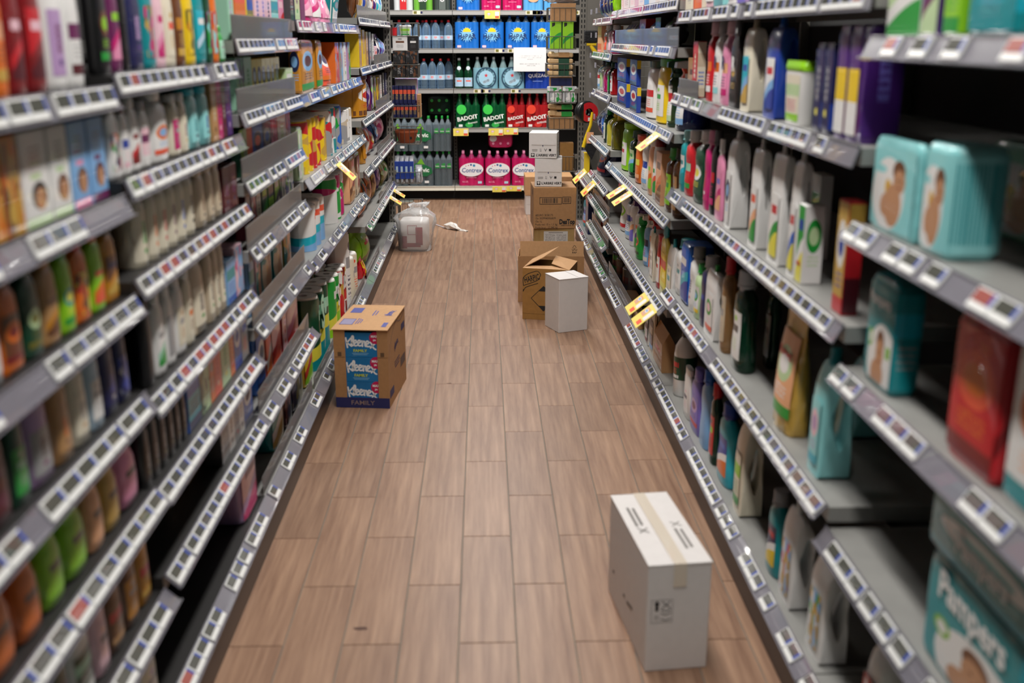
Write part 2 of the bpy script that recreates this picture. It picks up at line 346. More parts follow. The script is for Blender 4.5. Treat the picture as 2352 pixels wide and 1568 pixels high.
def gondola(side):
    sg = -1 if side == 'L' else 1; xb = sg*1.17 + (0 if side == 'L' else .035); sn = 'left' if side == 'L' else 'right'
    g = thing('shelving_gondola', f'long shelving back with dark panels and uprights behind the {sn} shelves', 'shelving')
    peg = mat('peg_panel', '6d6a64', .6)
    for k in range(0, 8):
        obj('back_panel', MB().box(min(xb, xb+sg*.02), max(xb, xb+sg*.02), k+.002, k+.998, .02, 2.1).mesh('back_panel'), BLACK if (side == 'L' or k < 7) else peg, g)
    for k in range(0, 8):
        x0 = xb - sg*.03; obj('upright', MB().box(min(x0, xb), max(x0, xb), k-.015, k+.015, 0, 2.1).mesh('upright'), POST, g)
    x0 = -.661 if side == 'L' else .711
    tag(obj('kick_plate', MB().box(min(x0, x0+sg*.02), max(x0, x0+sg*.02), .4, 7.995, 0, .092).mesh('kick_plate'), PLINTH), f'dark brown kick plate under the {sn} base shelves', 'kick plate')
    xf = (XL if side == 'L' else XR) + sg*.02
    e = thing('gondola_end', f'slotted grey steel end post and end panel closing the {sn} shelves', 'shelf end')
    pst = obj('end_post', MB().box(min(xf, xf+sg*.05), max(xf, xf+sg*.05), 8.002, 8.032, 0, 2.3).mesh('end_post'), POST, e)
    sb = MB()
    for i in range(58):
        for q in (.014, .036): sb.box(xf+sg*q-.004, xf+sg*q+.004, 8.0005, 8.0019, .12+i*.037, .12+i*.037+.022)
    so = obj('post_slot', sb.mesh('post_slot'), BLACK, pst); so['kind'] = 'stuff'
    x1 = xf+sg*.05; x2 = xb+sg*.02
    obj('end_panel', MB().box(min(x1, x2), max(x1, x2), 8.005, 8.025, 0, 2.1).mesh('end_panel'), BLACK if side == 'L' else peg, e)
gondola('L'); gondola('R')
LB = ['first left bay', 'second left bay', 'third left bay', 'fourth left bay', 'far left bay']
RB = ['first right bay', 'second right bay', 'third right bay', 'far right bay', 'end right bay']
for key, y0, y1, z, t, dens in (('L1a',1,2,1.395,6,.75),('L1b',1,2,1.195,5,.75),('L1c',1,2,1.0,4,.85),('L1d',1,2,.80,3,.85),('L1e',1,2,.59,2,.8),('L1f',1,2,.36,1,.8)): shelf(key, y0, y1, z, t, LB[0], True, dens, .066)
shelf('L1z', 1, 2, .118, 0, LB[0], True, .75, .062)
for key, z, t in (('L2a',1.415,6),('L2b',1.22,5),('L2c',1.025,4),('L2d',.775,3),('L2e',.58,2),('L2f',.385,1)): shelf(key, 2, 3, z, t, LB[1], True, 1 if t not in (6, 5) else .95, .058, redp=.3 if t in (3, 4, 5) else .08)
shelf('L2z', 2, 3, .118, 0, LB[1], True, .5, .06)
for key, z, t in (('L3a',1.475,6),('L3b',1.275,5),('L3c',1.08,4),('L3d',.885,3),('L3e',.65,2),('L3f',.38,1)): shelf(key, 3, 4, z, t, LB[2], False, .6 if t < 3 else .8, .06, riser=(3.02, 3.97, .07), redp=.15)
shelf('L3z', 3, 4, .118, 0, LB[2], False, .4, .06, riser=(3.0, 3.98, .06))
for key, z, t in (('L4a',1.54,4),('L4b',1.27,3),('L4c',.955,2),('L4d',.63,1)): shelf(key, 4, 6, z, t, LB[3], False, .5, .06)
shelf('L4z', 4, 6, .118, 0, LB[3], False, .4, .06, riser=(4.02, 5.9, .05))
for key, z, t in (('L6a',1.585,5),('L6b',1.315,4),('L6c',1.03,3),('L6d',.745,2),('L6e',.43,1)): shelf(key, 6, 8, z, t, LB[4], False, .85, .06, riser=(6.9, 7.96, .06) if t < 5 else (6.05, 7.9, .07))
shelf('L6z', 6, 8, .118, 0, LB[4], False, .5, .06, riser=(6.02, 6.8, .05))
for key, z, t in (('R1a',1.48,4),('R1b',1.135,3),('R1c',.845,2),('R1d',.485,1)): shelf(key, 1, 2, z, t, RB[0], False, .55, .062, tilt=.45 if t == 4 else .62)
shelf('R1z', 1, 2, .128, 0, RB[0], False, .55, .06)
for key, z, t, d in (('R2a',1.57,4,.8),('R2b',1.28,3,.8),('R2c',.925,2,.85),('R2d',.53,1,.8)): shelf(key, 2, 4, z, t, RB[1], False, d, .06, redp=.06, riser=(3.62, 3.98, .06) if t == 3 else None)
shelf('R2z', 2, 4, .128, 0, RB[1], False, .72, .058)
for key, z, t, d in (('R4a',1.615,5,.9),('R4b',1.445,4,.9),('R4c',1.13,3,.97),('R4d',.80,2,.95),('R4e',.445,1,1)): shelf(key, 4, 6, z, t, RB[2], False, d, .058, riser=(4.03, 5.97, .075) if t == 4 else None)
shelf('R4z', 4, 6, .128, 0, RB[2], False, .6, .058, riser=(5.0, 5.98, .10))
for key, z, t in (('R6a',1.59,7),('R6b',1.39,6),('R6c',1.16,5),('R6d',.86,4),('R6e',.63,3),('R6f',.475,2),('R6g',.295,1)): shelf(key, 6, 7, z, t, RB[3], False, .9, .06, riser=(6.02, 6.98, .06) if t in (1, 2) else None, depth=.36 if t == 2 else .46)
shelf('R6z', 6, 7, .128, 0, RB[3], False, .7, .06, riser=(6.02, 6.98, .07))
shelf('R7e', 7, 8, .515, 1, RB[4], False, .9, .06); shelf('R7z', 7, 8, .128, 0, RB[4], False, .8, .06)
# ================================================================== product builders (origin: middle of the base; the front faces -y)
def se(hw, hd, e, n=20, z=0, cx=0, cy=0):
    P = []
    for i in range(n):
        a = 2*math.pi*(i+.5)/n - math.pi; c, s = math.cos(a), math.sin(a)
        P.append((cx+hw*math.copysign(abs(c)**(2/e), c), cy+hd*math.copysign(abs(s)**(2/e), s), z))
    return P
PROF = {   # (height fraction, width scale, depth scale)
 'shampoo': [(0,.86,.8),(.02,.98,.96),(.08,1,1),(.62,1,1),(.76,.93,.95),(.84,.72,.8),(.88,.5,.55)],
 'slim':    [(0,.9,.85),(.03,1,1),(.5,.94,.96),(.78,.9,.92),(.86,.78,.8),(.9,.6,.62)],
 'waist':   [(0,.92,.9),(.03,1,1),(.25,1,1),(.45,.84,.88),(.62,.95,.96),(.74,.82,.9),(.8,.5,.6),(.82,.42,.5)],
 'round':   [(0,.9,.9),(.02,1,1),(.58,1,1),(.7,.9,.9),(.78,.6,.6),(.82,.4,.4)],
 'gel':     [(0,.8,.8),(.05,.98,.97),(.3,1,1),(.55,.92,.92),(.75,.7,.72),(.84,.5,.55),(.86,.44,.5)],
 'can':     [(0,.94,.94),(.015,1,1),(.84,1,1),(.87,.9,.9)],
 'tube':    [(.08,.72,1),(.1,.8,1),(.5,.94,.7),(.9,1,.22),(.93,1,.12),(1,1,.1)],
 'pouch':   [(0,.9,.96),(.02,.96,1),(.3,1,.96),(.6,1,.7),(.82,.98,.3),(.9,.96,.1),(1,.96,.06)],
 'pillow':  [(0,.96,.06),(.05,.97,.12),(.18,1,.75),(.45,1,1),(.7,1,.85),(.86,.97,.35),(.94,.97,.08),(1,.98,.05)],
 'soft':    [(0,.9,.9),(.02,.97,.97),(.08,1,1),(.5,1,1),(.9,1,1),(.97,.97,.96),(1,.88,.86)],
 'tub':     [(0,.84,.84),(.02,.86,.86),(.86,1,1)],
}
_PM = {}
def rnd3(*a): return tuple(round(x, 3) if isinstance(x, float) else x for x in a)
def body_mesh(prof, w, d, h, e, wr=0.0, seed=0, n=20):
    k = ('b', prof)+rnd3(w, d, h, e, wr)+(seed, n)
    if k in _PM: return _PM[k]
    pr = PROF[prof]
    if wr:                                  # more rings, creased film
        q = []
        for (a, b) in zip(pr, pr[1:]):
            m = 3 if b[0]-a[0] > .12 else 1
            for j in range(m): q.append(tuple(a[i]+(b[i]-a[i])*j/m for i in range(3)))
        pr = q+[pr[-1]]; n = 28
    rg = random.Random(seed); R = []
    for t, sw, sd in pr:
        ring = se(w/2*sw, d/2*sd, e, n, t*h)
        if wr: ring = [(x+rg.uniform(-wr, wr), y+rg.uniform(-wr, wr)*min(1, sd*1.5), z+(rg.uniform(-wr, wr) if 0 < t < 1 else 0)) for x, y, z in ring]
        R.append(ring)
    me = MB().loft(R).mesh('body', True); _PM[k] = me; return me
def at_prof(prof, t):
    pr = PROF[prof]
    for a, b in zip(pr, pr[1:]):
        if a[0] <= t <= b[0]:
            f = (t-a[0])/max(1e-6, b[0]-a[0]); return a[1]+(b[1]-a[1])*f, a[2]+(b[2]-a[2])*f
    return pr[-1][1:] if t > pr[-1][0] else pr[0][1:]
def patch(prof, w, d, h, e, x0, x1, t0, t1, off=.0007, side=0, ny=8):
    """label sheet that follows the front (side=0) or a flank (side=-1/+1) of the body"""
    k = ('p', prof)+rnd3(w, d, h, e, x0, x1, t0, t1, off)+(side,)
    if k in _PM: return _PM[k]
    def fn(a, c):
        t = t0+(t1-t0)*c; sw, sd = at_prof(prof, t); hw, hd = w/2*sw+off, d/2*sd+off; q = x0+(x1-x0)*a
        r = max(0, 1-abs(q)**e)**(1/e)
        if side == 0: return (q*hw, -hd*r, t*h)
        return (side*hw*r, side*q*hd, t*h)
    V, F, U = grid(6, ny, fn); me = mesh('label', V, F, U, True); _PM[k] = me; return me
def cap_mesh(style, r, z0, z1, d=None):
    k = ('c', style)+rnd3(r, z0, z1, d or 0.0)
    if k in _PM: return _PM[k]
    mb = MB(); h = z1-z0; d = d or r
    if style == 'flat': mb.loft([se(r*s, d*s, 3, 14, z) for s, z in ((.96, z0), (1, z0+h*.06), (1, z0+h*.92), (.94, z1))])
    elif style == 'dome': mb.loft([se(r*s, d*s, 2.2, 14, z0+h*t) for s, t in ((1, 0), (1, .4), (.92, .7), (.7, .9), (.35, 1))])
    elif style == 'screw':
        mb.loft([se(r*s, d*s, 2, 14, z0+h*t) for s, t in ((.8, 0), (.8, .2), (1.05, .22), (1.05, .3), (.96, .32), (.92, .95), (.85, 1))])
    elif style == 'measure':                 # big dosing cap
        mb.loft([se(r*s, d*s, 2, 14, z0+h*t) for s, t in ((1, 0), (1.04, .1), (1.04, .35), (.9, .4), (.84, .97), (.78, 1))])
    me = mb.mesh('cap', True); _PM[k] = me; return me
def spray_head(w, d, z0, z1):
    k = ('s',)+rnd3(w, d, z0, z1)
    if k in _PM: return _PM[k]
    h = z1-z0; a = MB(); a.rev([(d*.26, z0), (d*.28, z0+h*.3), (d*.2, z0+h*.34), (d*.18, z0+h*.55)], 10)
    P = [(-.75, .62), (-.72, .92), (-.35, 1), (.35, 1), (.62, .8), (.5, .6), (.2, .5), (-.2, .56)]
    b = MB(); L = d*.62; W = w*.17
    b.add([(-W, y*L, z0+h*z) for y, z in P]+[(W, y*L, z0+h*z) for y, z in P], [tuple(range(8)), tuple(range(15, 7, -1))]+[(i+8, (i+1) % 8+8, (i+1) % 8, i) for i in range(8)])
    T = [(-.5, .6), (-.36, .6), (-.3, .35), (-.42, .08), (-.52, .06), (-.42, .34)]
    c = MB(); W *= .6; c.add([(-W, y*L, z0+h*z) for y, z in T]+[(W, y*L, z0+h*z) for y, z in T], [tuple(range(6)), tuple(range(11, 5, -1))]+[(i+6, (i+1) % 6+6, (i+1) % 6, i) for i in range(6)])
    for q in (a, b, c):                       # outward faces
        pass
    out = (a.mesh('collar', True), b.mesh('spray_nozzle'), c.mesh('trigger')); _PM[k] = out; return out
JUG = [(-.48,.0),(-.5,.03),(-.5,.3),(-.49,.55),(-.44,.72),(-.3,.84),(-.17,.9),(-.12,.9),(.02,.9),(.1,.88),(.3,.8),(.43,.68),(.49,.52),(.5,.3),(.5,.03),(.47,0),(.2,0),(0,0),(-.3,0)]
JUG2 = [(-.48,.0),(-.5,.03),(-.5,.35),(-.49,.6),(-.45,.78),(-.3,.9),(-.16,.93),(0,.93),(.16,.93),(.36,.9),(.46,.8),(.5,.55),(.5,.3),(.49,.03),(.46,0),(.2,0),(0,0),(-.3,0)]
def jug_mesh(w, d, h, hole=(.24, .5, .13, .2), outline=JUG, thru=True, top=1.0):
    k = ('j', id(outline), hole, thru)+rnd3(w, d, h)
    if k in _PM: return _PM[k]
    P = [Vector((y*d, z*h*top)) for y, z in outline]; n = len(P); S = []
    for i in range(n):
        p0, p1, p2, p3 = P[i-1], P[i], P[(i+1) % n], P[(i+2) % n]
        for j in range(2):
            t = j/2; S.append(.5*((2*p1)+(p2-p0)*t*.8+(2*p0-5*p1+4*p2-p3)*0*t*t) if j == 0 else (p1+p2)/2+(p1-p0+p2-p3)*.06)
    c = Vector((hole[0]*d, hole[1]*h*top)); H = []
    for p in S:
        v = p-c; a = math.atan2(v.y/(hole[3]*h), v.x/(hole[2]*d)); H.append(c+Vector((math.cos(a)*hole[2]*d, math.sin(a)*hole[3]*h)))
    N = len(S); r = min(w*.42, d*.3); lay = []
    for s in (-1, 1):
        pass
    V, F = [], []
    angs = [-90, -60, -30, 0, 30, 60, 90]
    ring = lambda pts, ins, x: [(x, (p+(c-p).normalized()*ins).x, (p+(c-p).normalized()*ins).y) for p in pts]
    rings = []
    for a in angs:
        a = math.radians(a); rings.append(ring(S, r*(1-math.cos(a))*.55, (w/2-r)*(1 if a > 0 else -1 if a < 0 else 0)+r*math.sin(a)))
    rh = min(r*.6, .02)
    V = [p for R in rings for p in R]
    for q in range(len(rings)-1):
        for i in range(N): F.append((q*N+i, (q+1)*N+i, (q+1)*N+(i+1) % N, q*N+(i+1) % N))
    base = len(V)
    hx = [-w/2, -w/2*.55, w/2*.55, w/2] if thru else None
    if thru:
        hr = [ring(H, -rh, -w/2*.97), ring(H, 0, -w/2*.6), ring(H, 0, w/2*.6), ring(H, -rh, w/2*.97)]
        V += [p for R in hr for p in R]
        for q in range(3):
            for i in range(N): F.append((base+q*N+(i+1) % N, base+(q+1)*N+(i+1) % N, base+(q+1)*N+i, base+q*N+i))
        lo, hi = base, base+3*N
        for i in range(N):
            F.append((i, (i+1) % N, lo+(i+1) % N, lo+i)); m = (len(rings)-1)*N
            F.append((m+(i+1) % N, m+i, hi+i, hi+(i+1) % N))
    else:
        for s, m in ((-1, 0), (1, (len(rings)-1)*N)):
            b0 = len(V); V += ring(H, -rh, s*w/2*.99); V += ring(H, rh*.3, s*w/2*.45)
            for i in range(N):
                j = (i+1) % N; q = [(m+i, m+j, b0+j, b0+i), (b0+i, b0+j, b0+N+j, b0+N+i)]
                F += q if s < 0 else [tuple(reversed(z)) for z in q]
            F.append(tuple(b0+N+i for i in (range(N) if s < 0 else range(N-1, -1, -1))))
    me = mesh('body', V, F, None, True); _PM[k] = me; return me
def jug_front(w, d, h, z0, z1, outline=JUG, fr=.62):
    k = ('jf', id(outline))+rnd3(w, d, h, z0, z1, fr)
    if k in _PM: return _PM[k]
    fp = [(y, z) for y, z in outline if y < -.1 and z >= .02][:6]
    def ey(z):
        for (y0, a), (y1, b) in zip(fp, fp[1:]):
            if a <= z <= b: return y0+(y1-y0)*(z-a)/(b-a)
        return fp[0][0] if z < fp[0][1] else fp[-1][0]
    def fn(a, c):
        t = z0+(z1-z0)*c; q = (a*2-1)*fr; return (q*w/2, ey(t)*d-.004+.012*w*q*q*3, t*h)
    V, F, U = grid(4, 8, fn); me = mesh('label', V, F, U, True); _PM[k] = me; return me
def roll_mesh(r, h):
    k = ('r',)+rnd3(r, h)
    if k in _PM: return _PM[k]
    me = MB().loft([[(rr*math.cos(2*math.pi*i/16), rr*math.sin(2*math.pi*i/16), z) for i in range(16)] for rr, z in ((r*.3, 0), (r*.97, 0), (r, .004), (r, h-.004), (r*.97, h), (r*.3, h), (r*.28, h*.6))], False, True).mesh('roll', True)
    _PM[k] = me; return me
def wrap_mesh(nx, ny, r, h, z0=0.0, z1=1.0, off=.0015):
    """printed film shrunk round a block of rolls: scalloped sides, open top"""
    k = ('w', nx, ny)+rnd3(r, h, z0, z1)
    if k in _PM: return _PM[k]
    pts = []
    def arc(cx, cy, a0, a1, m=9):
        for i in range(m): a = math.radians(a0+(a1-a0)*i/(m-1)); pts.append((cx+(r+off)*math.cos(a), cy+(r+off)*math.sin(a)))
    X = [(-(nx-1)+2*i)*r for i in range(nx)]; Y = [(-(ny-1)+2*i)*r for i in range(ny)]
    for i, x in enumerate(X): arc(x, Y[0], 180+40 if i else 180, 360-40 if i < nx-1 else 360)
    for i, y in enumerate(Y[1:]): arc(X[-1], y, -40, 40 if i < ny-2 else 90)
    for i, x in enumerate(reversed(X)): arc(x, Y[-1], 40 if i else 90, 140 if i < nx-1 else 180)
    for i, y in enumerate(reversed(Y[:-1])): arc(X[0], y, 140, 220 if i < ny-2 else 180)
    n = len(pts); V = [(x, y, h*z0) for x, y in pts]+[(x, y, h*z1) for x, y in pts]
    xs = [p[0] for p in pts]; lo, hi = min(xs), max(xs)
    U = [((x-lo)/(hi-lo), 0) for x, y in pts]+[((x-lo)/(hi-lo), 1) for x, y in pts]
    me = mesh('wrap', V, [(i, (i+1) % n, n+(i+1) % n, n+i) for i in range(n)], U, True); _PM[k] = me; return me
# ------------------------------------------------------------------ one product of each kind; parts go under the Empty o
def A(spec, default=('text', 'white', 'grey', 'grey')):
    if spec is None: return None
    return art(*spec)
def k_bottle(o, w, d, h, c, cap, lab, prof='shampoo', e=2.6, cs='flat', cw=.5, clearb=False, lx=.72, lt=(.12, .6), band=None):
    if band: obj('label_band', MB().rev([(w/2+.0004, .24*h), (w/2+.0005, .56*h)], 26, cap0=False, cap1=False).mesh('label_band', True), pl(band), o)
    m = clear('clear_'+c.replace(' ', '_'), PAL[c], .45 if clearb is True else clearb) if clearb else pl(c)
    obj('body', body_mesh(prof, w, d, h, e), m, o)
    tz = PROF[prof][-1][0]; sw, sd = PROF[prof][-1][1:]
    obj('cap', cap_mesh(cs, w/2*cw, (tz-.02)*h, h, min(d/2*.9, w/2*cw) if cs != 'flat' else min(d/2*.85, w/2*cw*1.2)), pl(cap), o)
    if lab: obj('label', patch(prof, w, d, h, e, -lx, lx, *lt), A(lab), o)
def k_box(o, w, d, h, c, cap, lab, side=None, top=None, near=1):
    obj('carton', MB().box(-w/2, w/2, -d/2, d/2, 0, h, b=.0012).mesh('carton'), card(c), o)
    if lab: q = quad_mesh(w*.96, h*.97); obj('front_print', q, A(lab), o, (0, -d/2-.0006, h/2))
    if side: q = quad_mesh(d*.94, h*.97); obj('side_print', q, A(side), o, (near*(w/2+.0006), 0, h/2), (0, 0, near*math.pi/2))
def k_tube(o, w, d, h, c, cap, lab):
    obj('body', body_mesh('tube', w, d, h, 2.3), pl(c), o); obj('cap', cap_mesh('flat', w*.34, 0, h*.1, d*.48), pl(cap), o)
    if lab: obj('label', patch('tube', w, d, h, 2.3, -.7, .7, .18, .8), A(lab), o)
def k_jug(o, w, d, h, c, cap, lab, thru=True, outline=JUG, cs='measure', clearb=False, hole=(.1, .48, .15, .2), lt=(.1, .62)):
    m = clear('clear_'+c.replace(' ', '_'), PAL[c], .6) if clearb else pl(c)
    obj('body', jug_mesh(w, d, h, hole, outline, thru, .98), m, o)
    cy = -.05*d if outline is JUG else 0
    cb = obj('cap', cap_mesh(cs, min(w*.42, d*.2), .865*h if outline is JUG else .9*h, h), pl(cap), o, (0, cy, 0))
    if lab: obj('label', jug_front(w, d, h*.98, lt[0], lt[1], outline), A(lab), o)
def k_spray(o, w, d, h, c, cap, lab, clearb=False, trig=None):
    hb = h*.78; m = clear('clear_'+c.replace(' ', '_'), PAL[c], .5) if clearb else pl(c)
    obj('body', body_mesh('waist', w, d*.8, hb/.82*1.0, 2.4), m, o)
    a, b, t = spray_head(w, d, hb-.012, h)
    obj('collar', a, pl(cap), o); obj('spray_nozzle', b, pl(cap), o); obj('trigger', t, pl(trig or cap), o)
    if lab: obj('label', patch('waist', w, d*.8, hb/.82, 2.4, -.74, .74, .1, .66), A(lab), o)
def k_pouch(o, w, d, h, c, cap, lab, wr=.003, prof='pouch', side=None, near=1):
    obj('pouch', body_mesh(prof, w, d, h, 2.6, wr, int(w*7919+h*3571) % 9), film(c), o)
    if lab: obj('front_print', patch(prof, w, d, h, 2.6, -.8, .8, .14, .84, .0045), A(lab), o)
def k_pack(o, w, d, h, c, cap, lab, side=None, near=1, seed=0, e=7):
    obj('wrap', body_mesh('soft', w, d, h, e, .0015, seed), film(c), o)
    if lab: obj('front_print', patch('soft', w, d, h, e, -.9, .9, .06, .93, .003), A(lab), o)
    if side: obj('side_print', patch('soft', w, d, h, e, -.9, .9, .06, .93, .003, near), A(side), o)
def k_tub(o, w, d, h, c, cap, lab):
    obj('body', body_mesh('tub', w, d, h*.98, 4), pl(c), o)
    obj('lid', MB().loft([se(w/2*s, d/2*s, 4, 20, z) for s, z in ((1.0, h*.84), (1.05, h*.85), (1.05, h*.93), (1.0, h*.95), (.98, h), (.7, h))]).mesh('lid', True), pl(cap), o)
    if lab: obj('label', patch('tub', w, d, h*.98, 4, -.8, .8, .06, .8), A(lab), o)
def k_tin(o, w, d, h, c, cap, lab):
    obj('can', MB().rev([(w*.47, 0), (w/2, .006), (w/2, h*.9), (w*.5, h*.9)], 22).mesh('can', True), mat('paint_'+c, PAL[c], .3, coat=.4), o)
    obj('lid', MB().rev([(w*.5, h*.895), (w*.515, h*.9), (w*.515, h*.985), (w*.49, h)], 22).mesh('lid', True), pl(cap), o)
    if lab: obj('label', patch('can', w*1.0, w*1.0, h*.98, 2, -.8, .8, .06, .83, .001), A(lab), o)
def k_aero(o, w, d, h, c, cap, lab):
    obj('can', body_mesh('can', w, w, h, 2), mat('paint_'+c, PAL[c], .28, coat=.5), o); obj('cap', cap_mesh('dome', w*.44, h*.86, h), pl(cap), o)
    if lab: obj('label', patch('can', w, w, h, 2, -.85, .85, .08, .78), A(lab), o)
def k_rolls(o, w, d, h, c, cap, lab, nx=2, ny=2, nz=1, z1=.97):
    r = w/(2*nx); ny = max(1, min(3, round(d/(2*r)))); PW = mat('paper_roll', 'e6e3de', .85, bump=.3, vs=60)
    for i in range(nx):
        for j in range(ny):
            for q in range(nz): obj('paper_roll', roll_mesh(r*.955, h/nz*.995), PW, o, ((-(nx-1)+2*i)*r, (-(ny-1)+2*j)*r, q*h/nz))
    obj('wrap', wrap_mesh(nx, ny, r*.99, h, 0, z1), A(lab) if lab else clear('wrap_film', 'e8ecee', .22, .15), o)
def k_house(o, w, d, h, c, cap, lab):        # carton with a gabled top
    P = [(-w/2, 0), (w/2, 0), (w/2, h*.72), (0, h), (-w/2, h*.72)]
    V = [(y, x, z) for x, z in [(q[0]/w*d, q[1]) for q in P] for y in (-w/2, w/2)]
    mb = MB(); n = 5; V = [(-w/2, q[0]/w*d, q[1]) for q in P]+[(w/2, q[0]/w*d, q[1]) for q in P]
    mb.add(V, [tuple(range(4, -1, -1)), tuple(range(5, 10))]+[(i, (i+1) % 5, (i+1) % 5+5, i+5) for i in range(5)])
    obj('carton', mb.mesh('carton'), card(c), o)
    if lab: obj('front_print', quad_mesh(w*.9, h*.66), A(lab), o, (0, -d/2-.0007, h*.36))
KIND = {   # code -> (object name, noun, category, builder, default depth/width, options)
 'sh': ('shampoo_bottle', 'shampoo bottle', 'bottle', k_bottle, .6, dict(prof='shampoo')),
 'sl': ('lotion_bottle', 'slim lotion bottle', 'bottle', k_bottle, .6, dict(prof='slim', cw=.72)),
 'wa': ('cleaner_bottle', 'cleaner bottle', 'bottle', k_bottle, .6, dict(prof='waist', cs='screw', cw=.46)),
 'ge': ('shower_gel_bottle', 'rounded gel bottle', 'bottle', k_bottle, .62, dict(prof='gel', cs='dome', cw=.46)),
 'rb': ('vinegar_bottle', 'round bottle', 'bottle', k_bottle, 1.0, dict(prof='round', e=2, cs='screw', cw=.4)),
 'wc': ('liquid_bottle', 'clear liquid bottle', 'bottle', k_bottle, .6, dict(prof='waist', cs='screw', cw=.46, clearb=True)),
 'oc': ('oil_bottle', 'clear liquid bottle', 'bottle', k_bottle, .8, dict(prof='round', e=3, cs='screw', cw=.4, clearb=.55)),
 'bx': ('carton_box', 'carton', 'box', k_box, .6, {}),
 'tu': ('cream_tube', 'cream tube', 'tube', k_tube, .5, {}),
 'ju': ('detergent_jug', 'handled jug', 'jug', k_jug, 1.9, {}),
 'jd': ('laundry_bottle', 'laundry bottle', 'bottle', k_jug, 1.9, dict(thru=False, outline=JUG2, hole=(.2, .58, .16, .2))),
 'jc': ('clear_jug', 'clear handled jug', 'jug', k_jug, 1.9, dict(clearb=True)),
 'sp': ('spray_bottle', 'spray bottle', 'spray bottle', k_spray, 1.1, {}),
 'sc': ('clear_spray_bottle', 'clear spray bottle', 'spray bottle', k_spray, 1.1, dict(clearb=True)),
 'po': ('refill_pouch', 'refill pouch', 'pouch', k_pouch, .6, {}),
 'ba': ('treat_bag', 'plastic bag', 'bag', k_pouch, .55, dict(prof='pillow', wr=.004)),
 'pk': ('hygiene_pack', 'soft pack', 'pack', k_pack, .7, {}),
 'dp': ('diaper_pack', 'diaper pack', 'pack', k_pack, .7, {}),
 'tb': ('powder_tub', 'plastic tub', 'tub', k_tub, 1.0, {}),
 'ti': ('food_tin', 'tall tin', 'tin', k_tin, 1.0, {}),
 'ae': ('aerosol_can', 'aerosol can', 'can', k_aero, 1.0, {}),
 'rl': ('paper_roll_pack', 'paper roll pack', 'paper rolls', k_rolls, 1.0, {}),
 'ho': ('gabled_carton', 'gabled carton', 'box', k_house, .8, {}),
}
NOCAP = {'bx', 'po', 'ba', 'pk', 'dp', 'rl', 'ho'}
PROD = []
def put(key, kind, u0, u1, u2, vt, c, cap=None, lab=None, hh=None, dz=0.0, back=0.0, tilt=0.0, w=None, **kw):
    """stand one product on shelf `key`: its front runs between columns u0..u1, its near flank ends at column u2, its top lies at row vt"""
    side, y0, y1, zs, tier, bay = SH[key]; sg = -1 if side == 'L' else 1
    xf = (-.70 if side == 'L' else .742) + sg*back; zs = zs + dz
    ya, yb = y_at(u0, xf, zs), y_at(u1, xf, zs); ya, yb = min(ya, yb), max(ya, yb)
    nm, noun, cat, fn, dr, opt = KIND[kind]; W = w or max(.012, (yb-ya)*.97)
    if w: yb = ya + w/.97
    if yb > y1-.012: ya, yb = ya-(yb-y1+.012), y1-.012
    elif ya < y0+.012: ya, yb = y0+.012, yb+(y0+.012-ya)
    D = abs(x_at(u2, ya, zs)-xf) if u2 is not None else min(.3, W*dr)
    D = max(.02, min(D, .42-back)); h = hh if (hh and (vt == 0 or side == 'L')) else max(.03, z_at(vt, xf, (ya+yb)/2)-zs)
    if kind == 'rl':
        kw['nx'] = max(1, round(W/.115)); r_ = W/(2*kw['nx']); kw.pop('ny', 0); D = 2*r_*max(1, min(3, round(D/(2*r_))))
    above = [q[3] for k2, q in SH.items() if q[0] == side and q[1]-.01 <= (ya+yb)/2 <= q[2]+.01 and q[3] > SH[key][3]+.02]
    if above: h = min(h, min(above)-.04-zs)
    PROD.append(dict(key=key, kind=kind, x=xf+sg*D/2, y=(ya+yb)/2, z=zs+.0008, W=W, D=D, H=h, c=c, cap=cap or c, lab=lab, side=side, tilt=tilt, kw=kw, stack=dz > .01, back=back > .05))
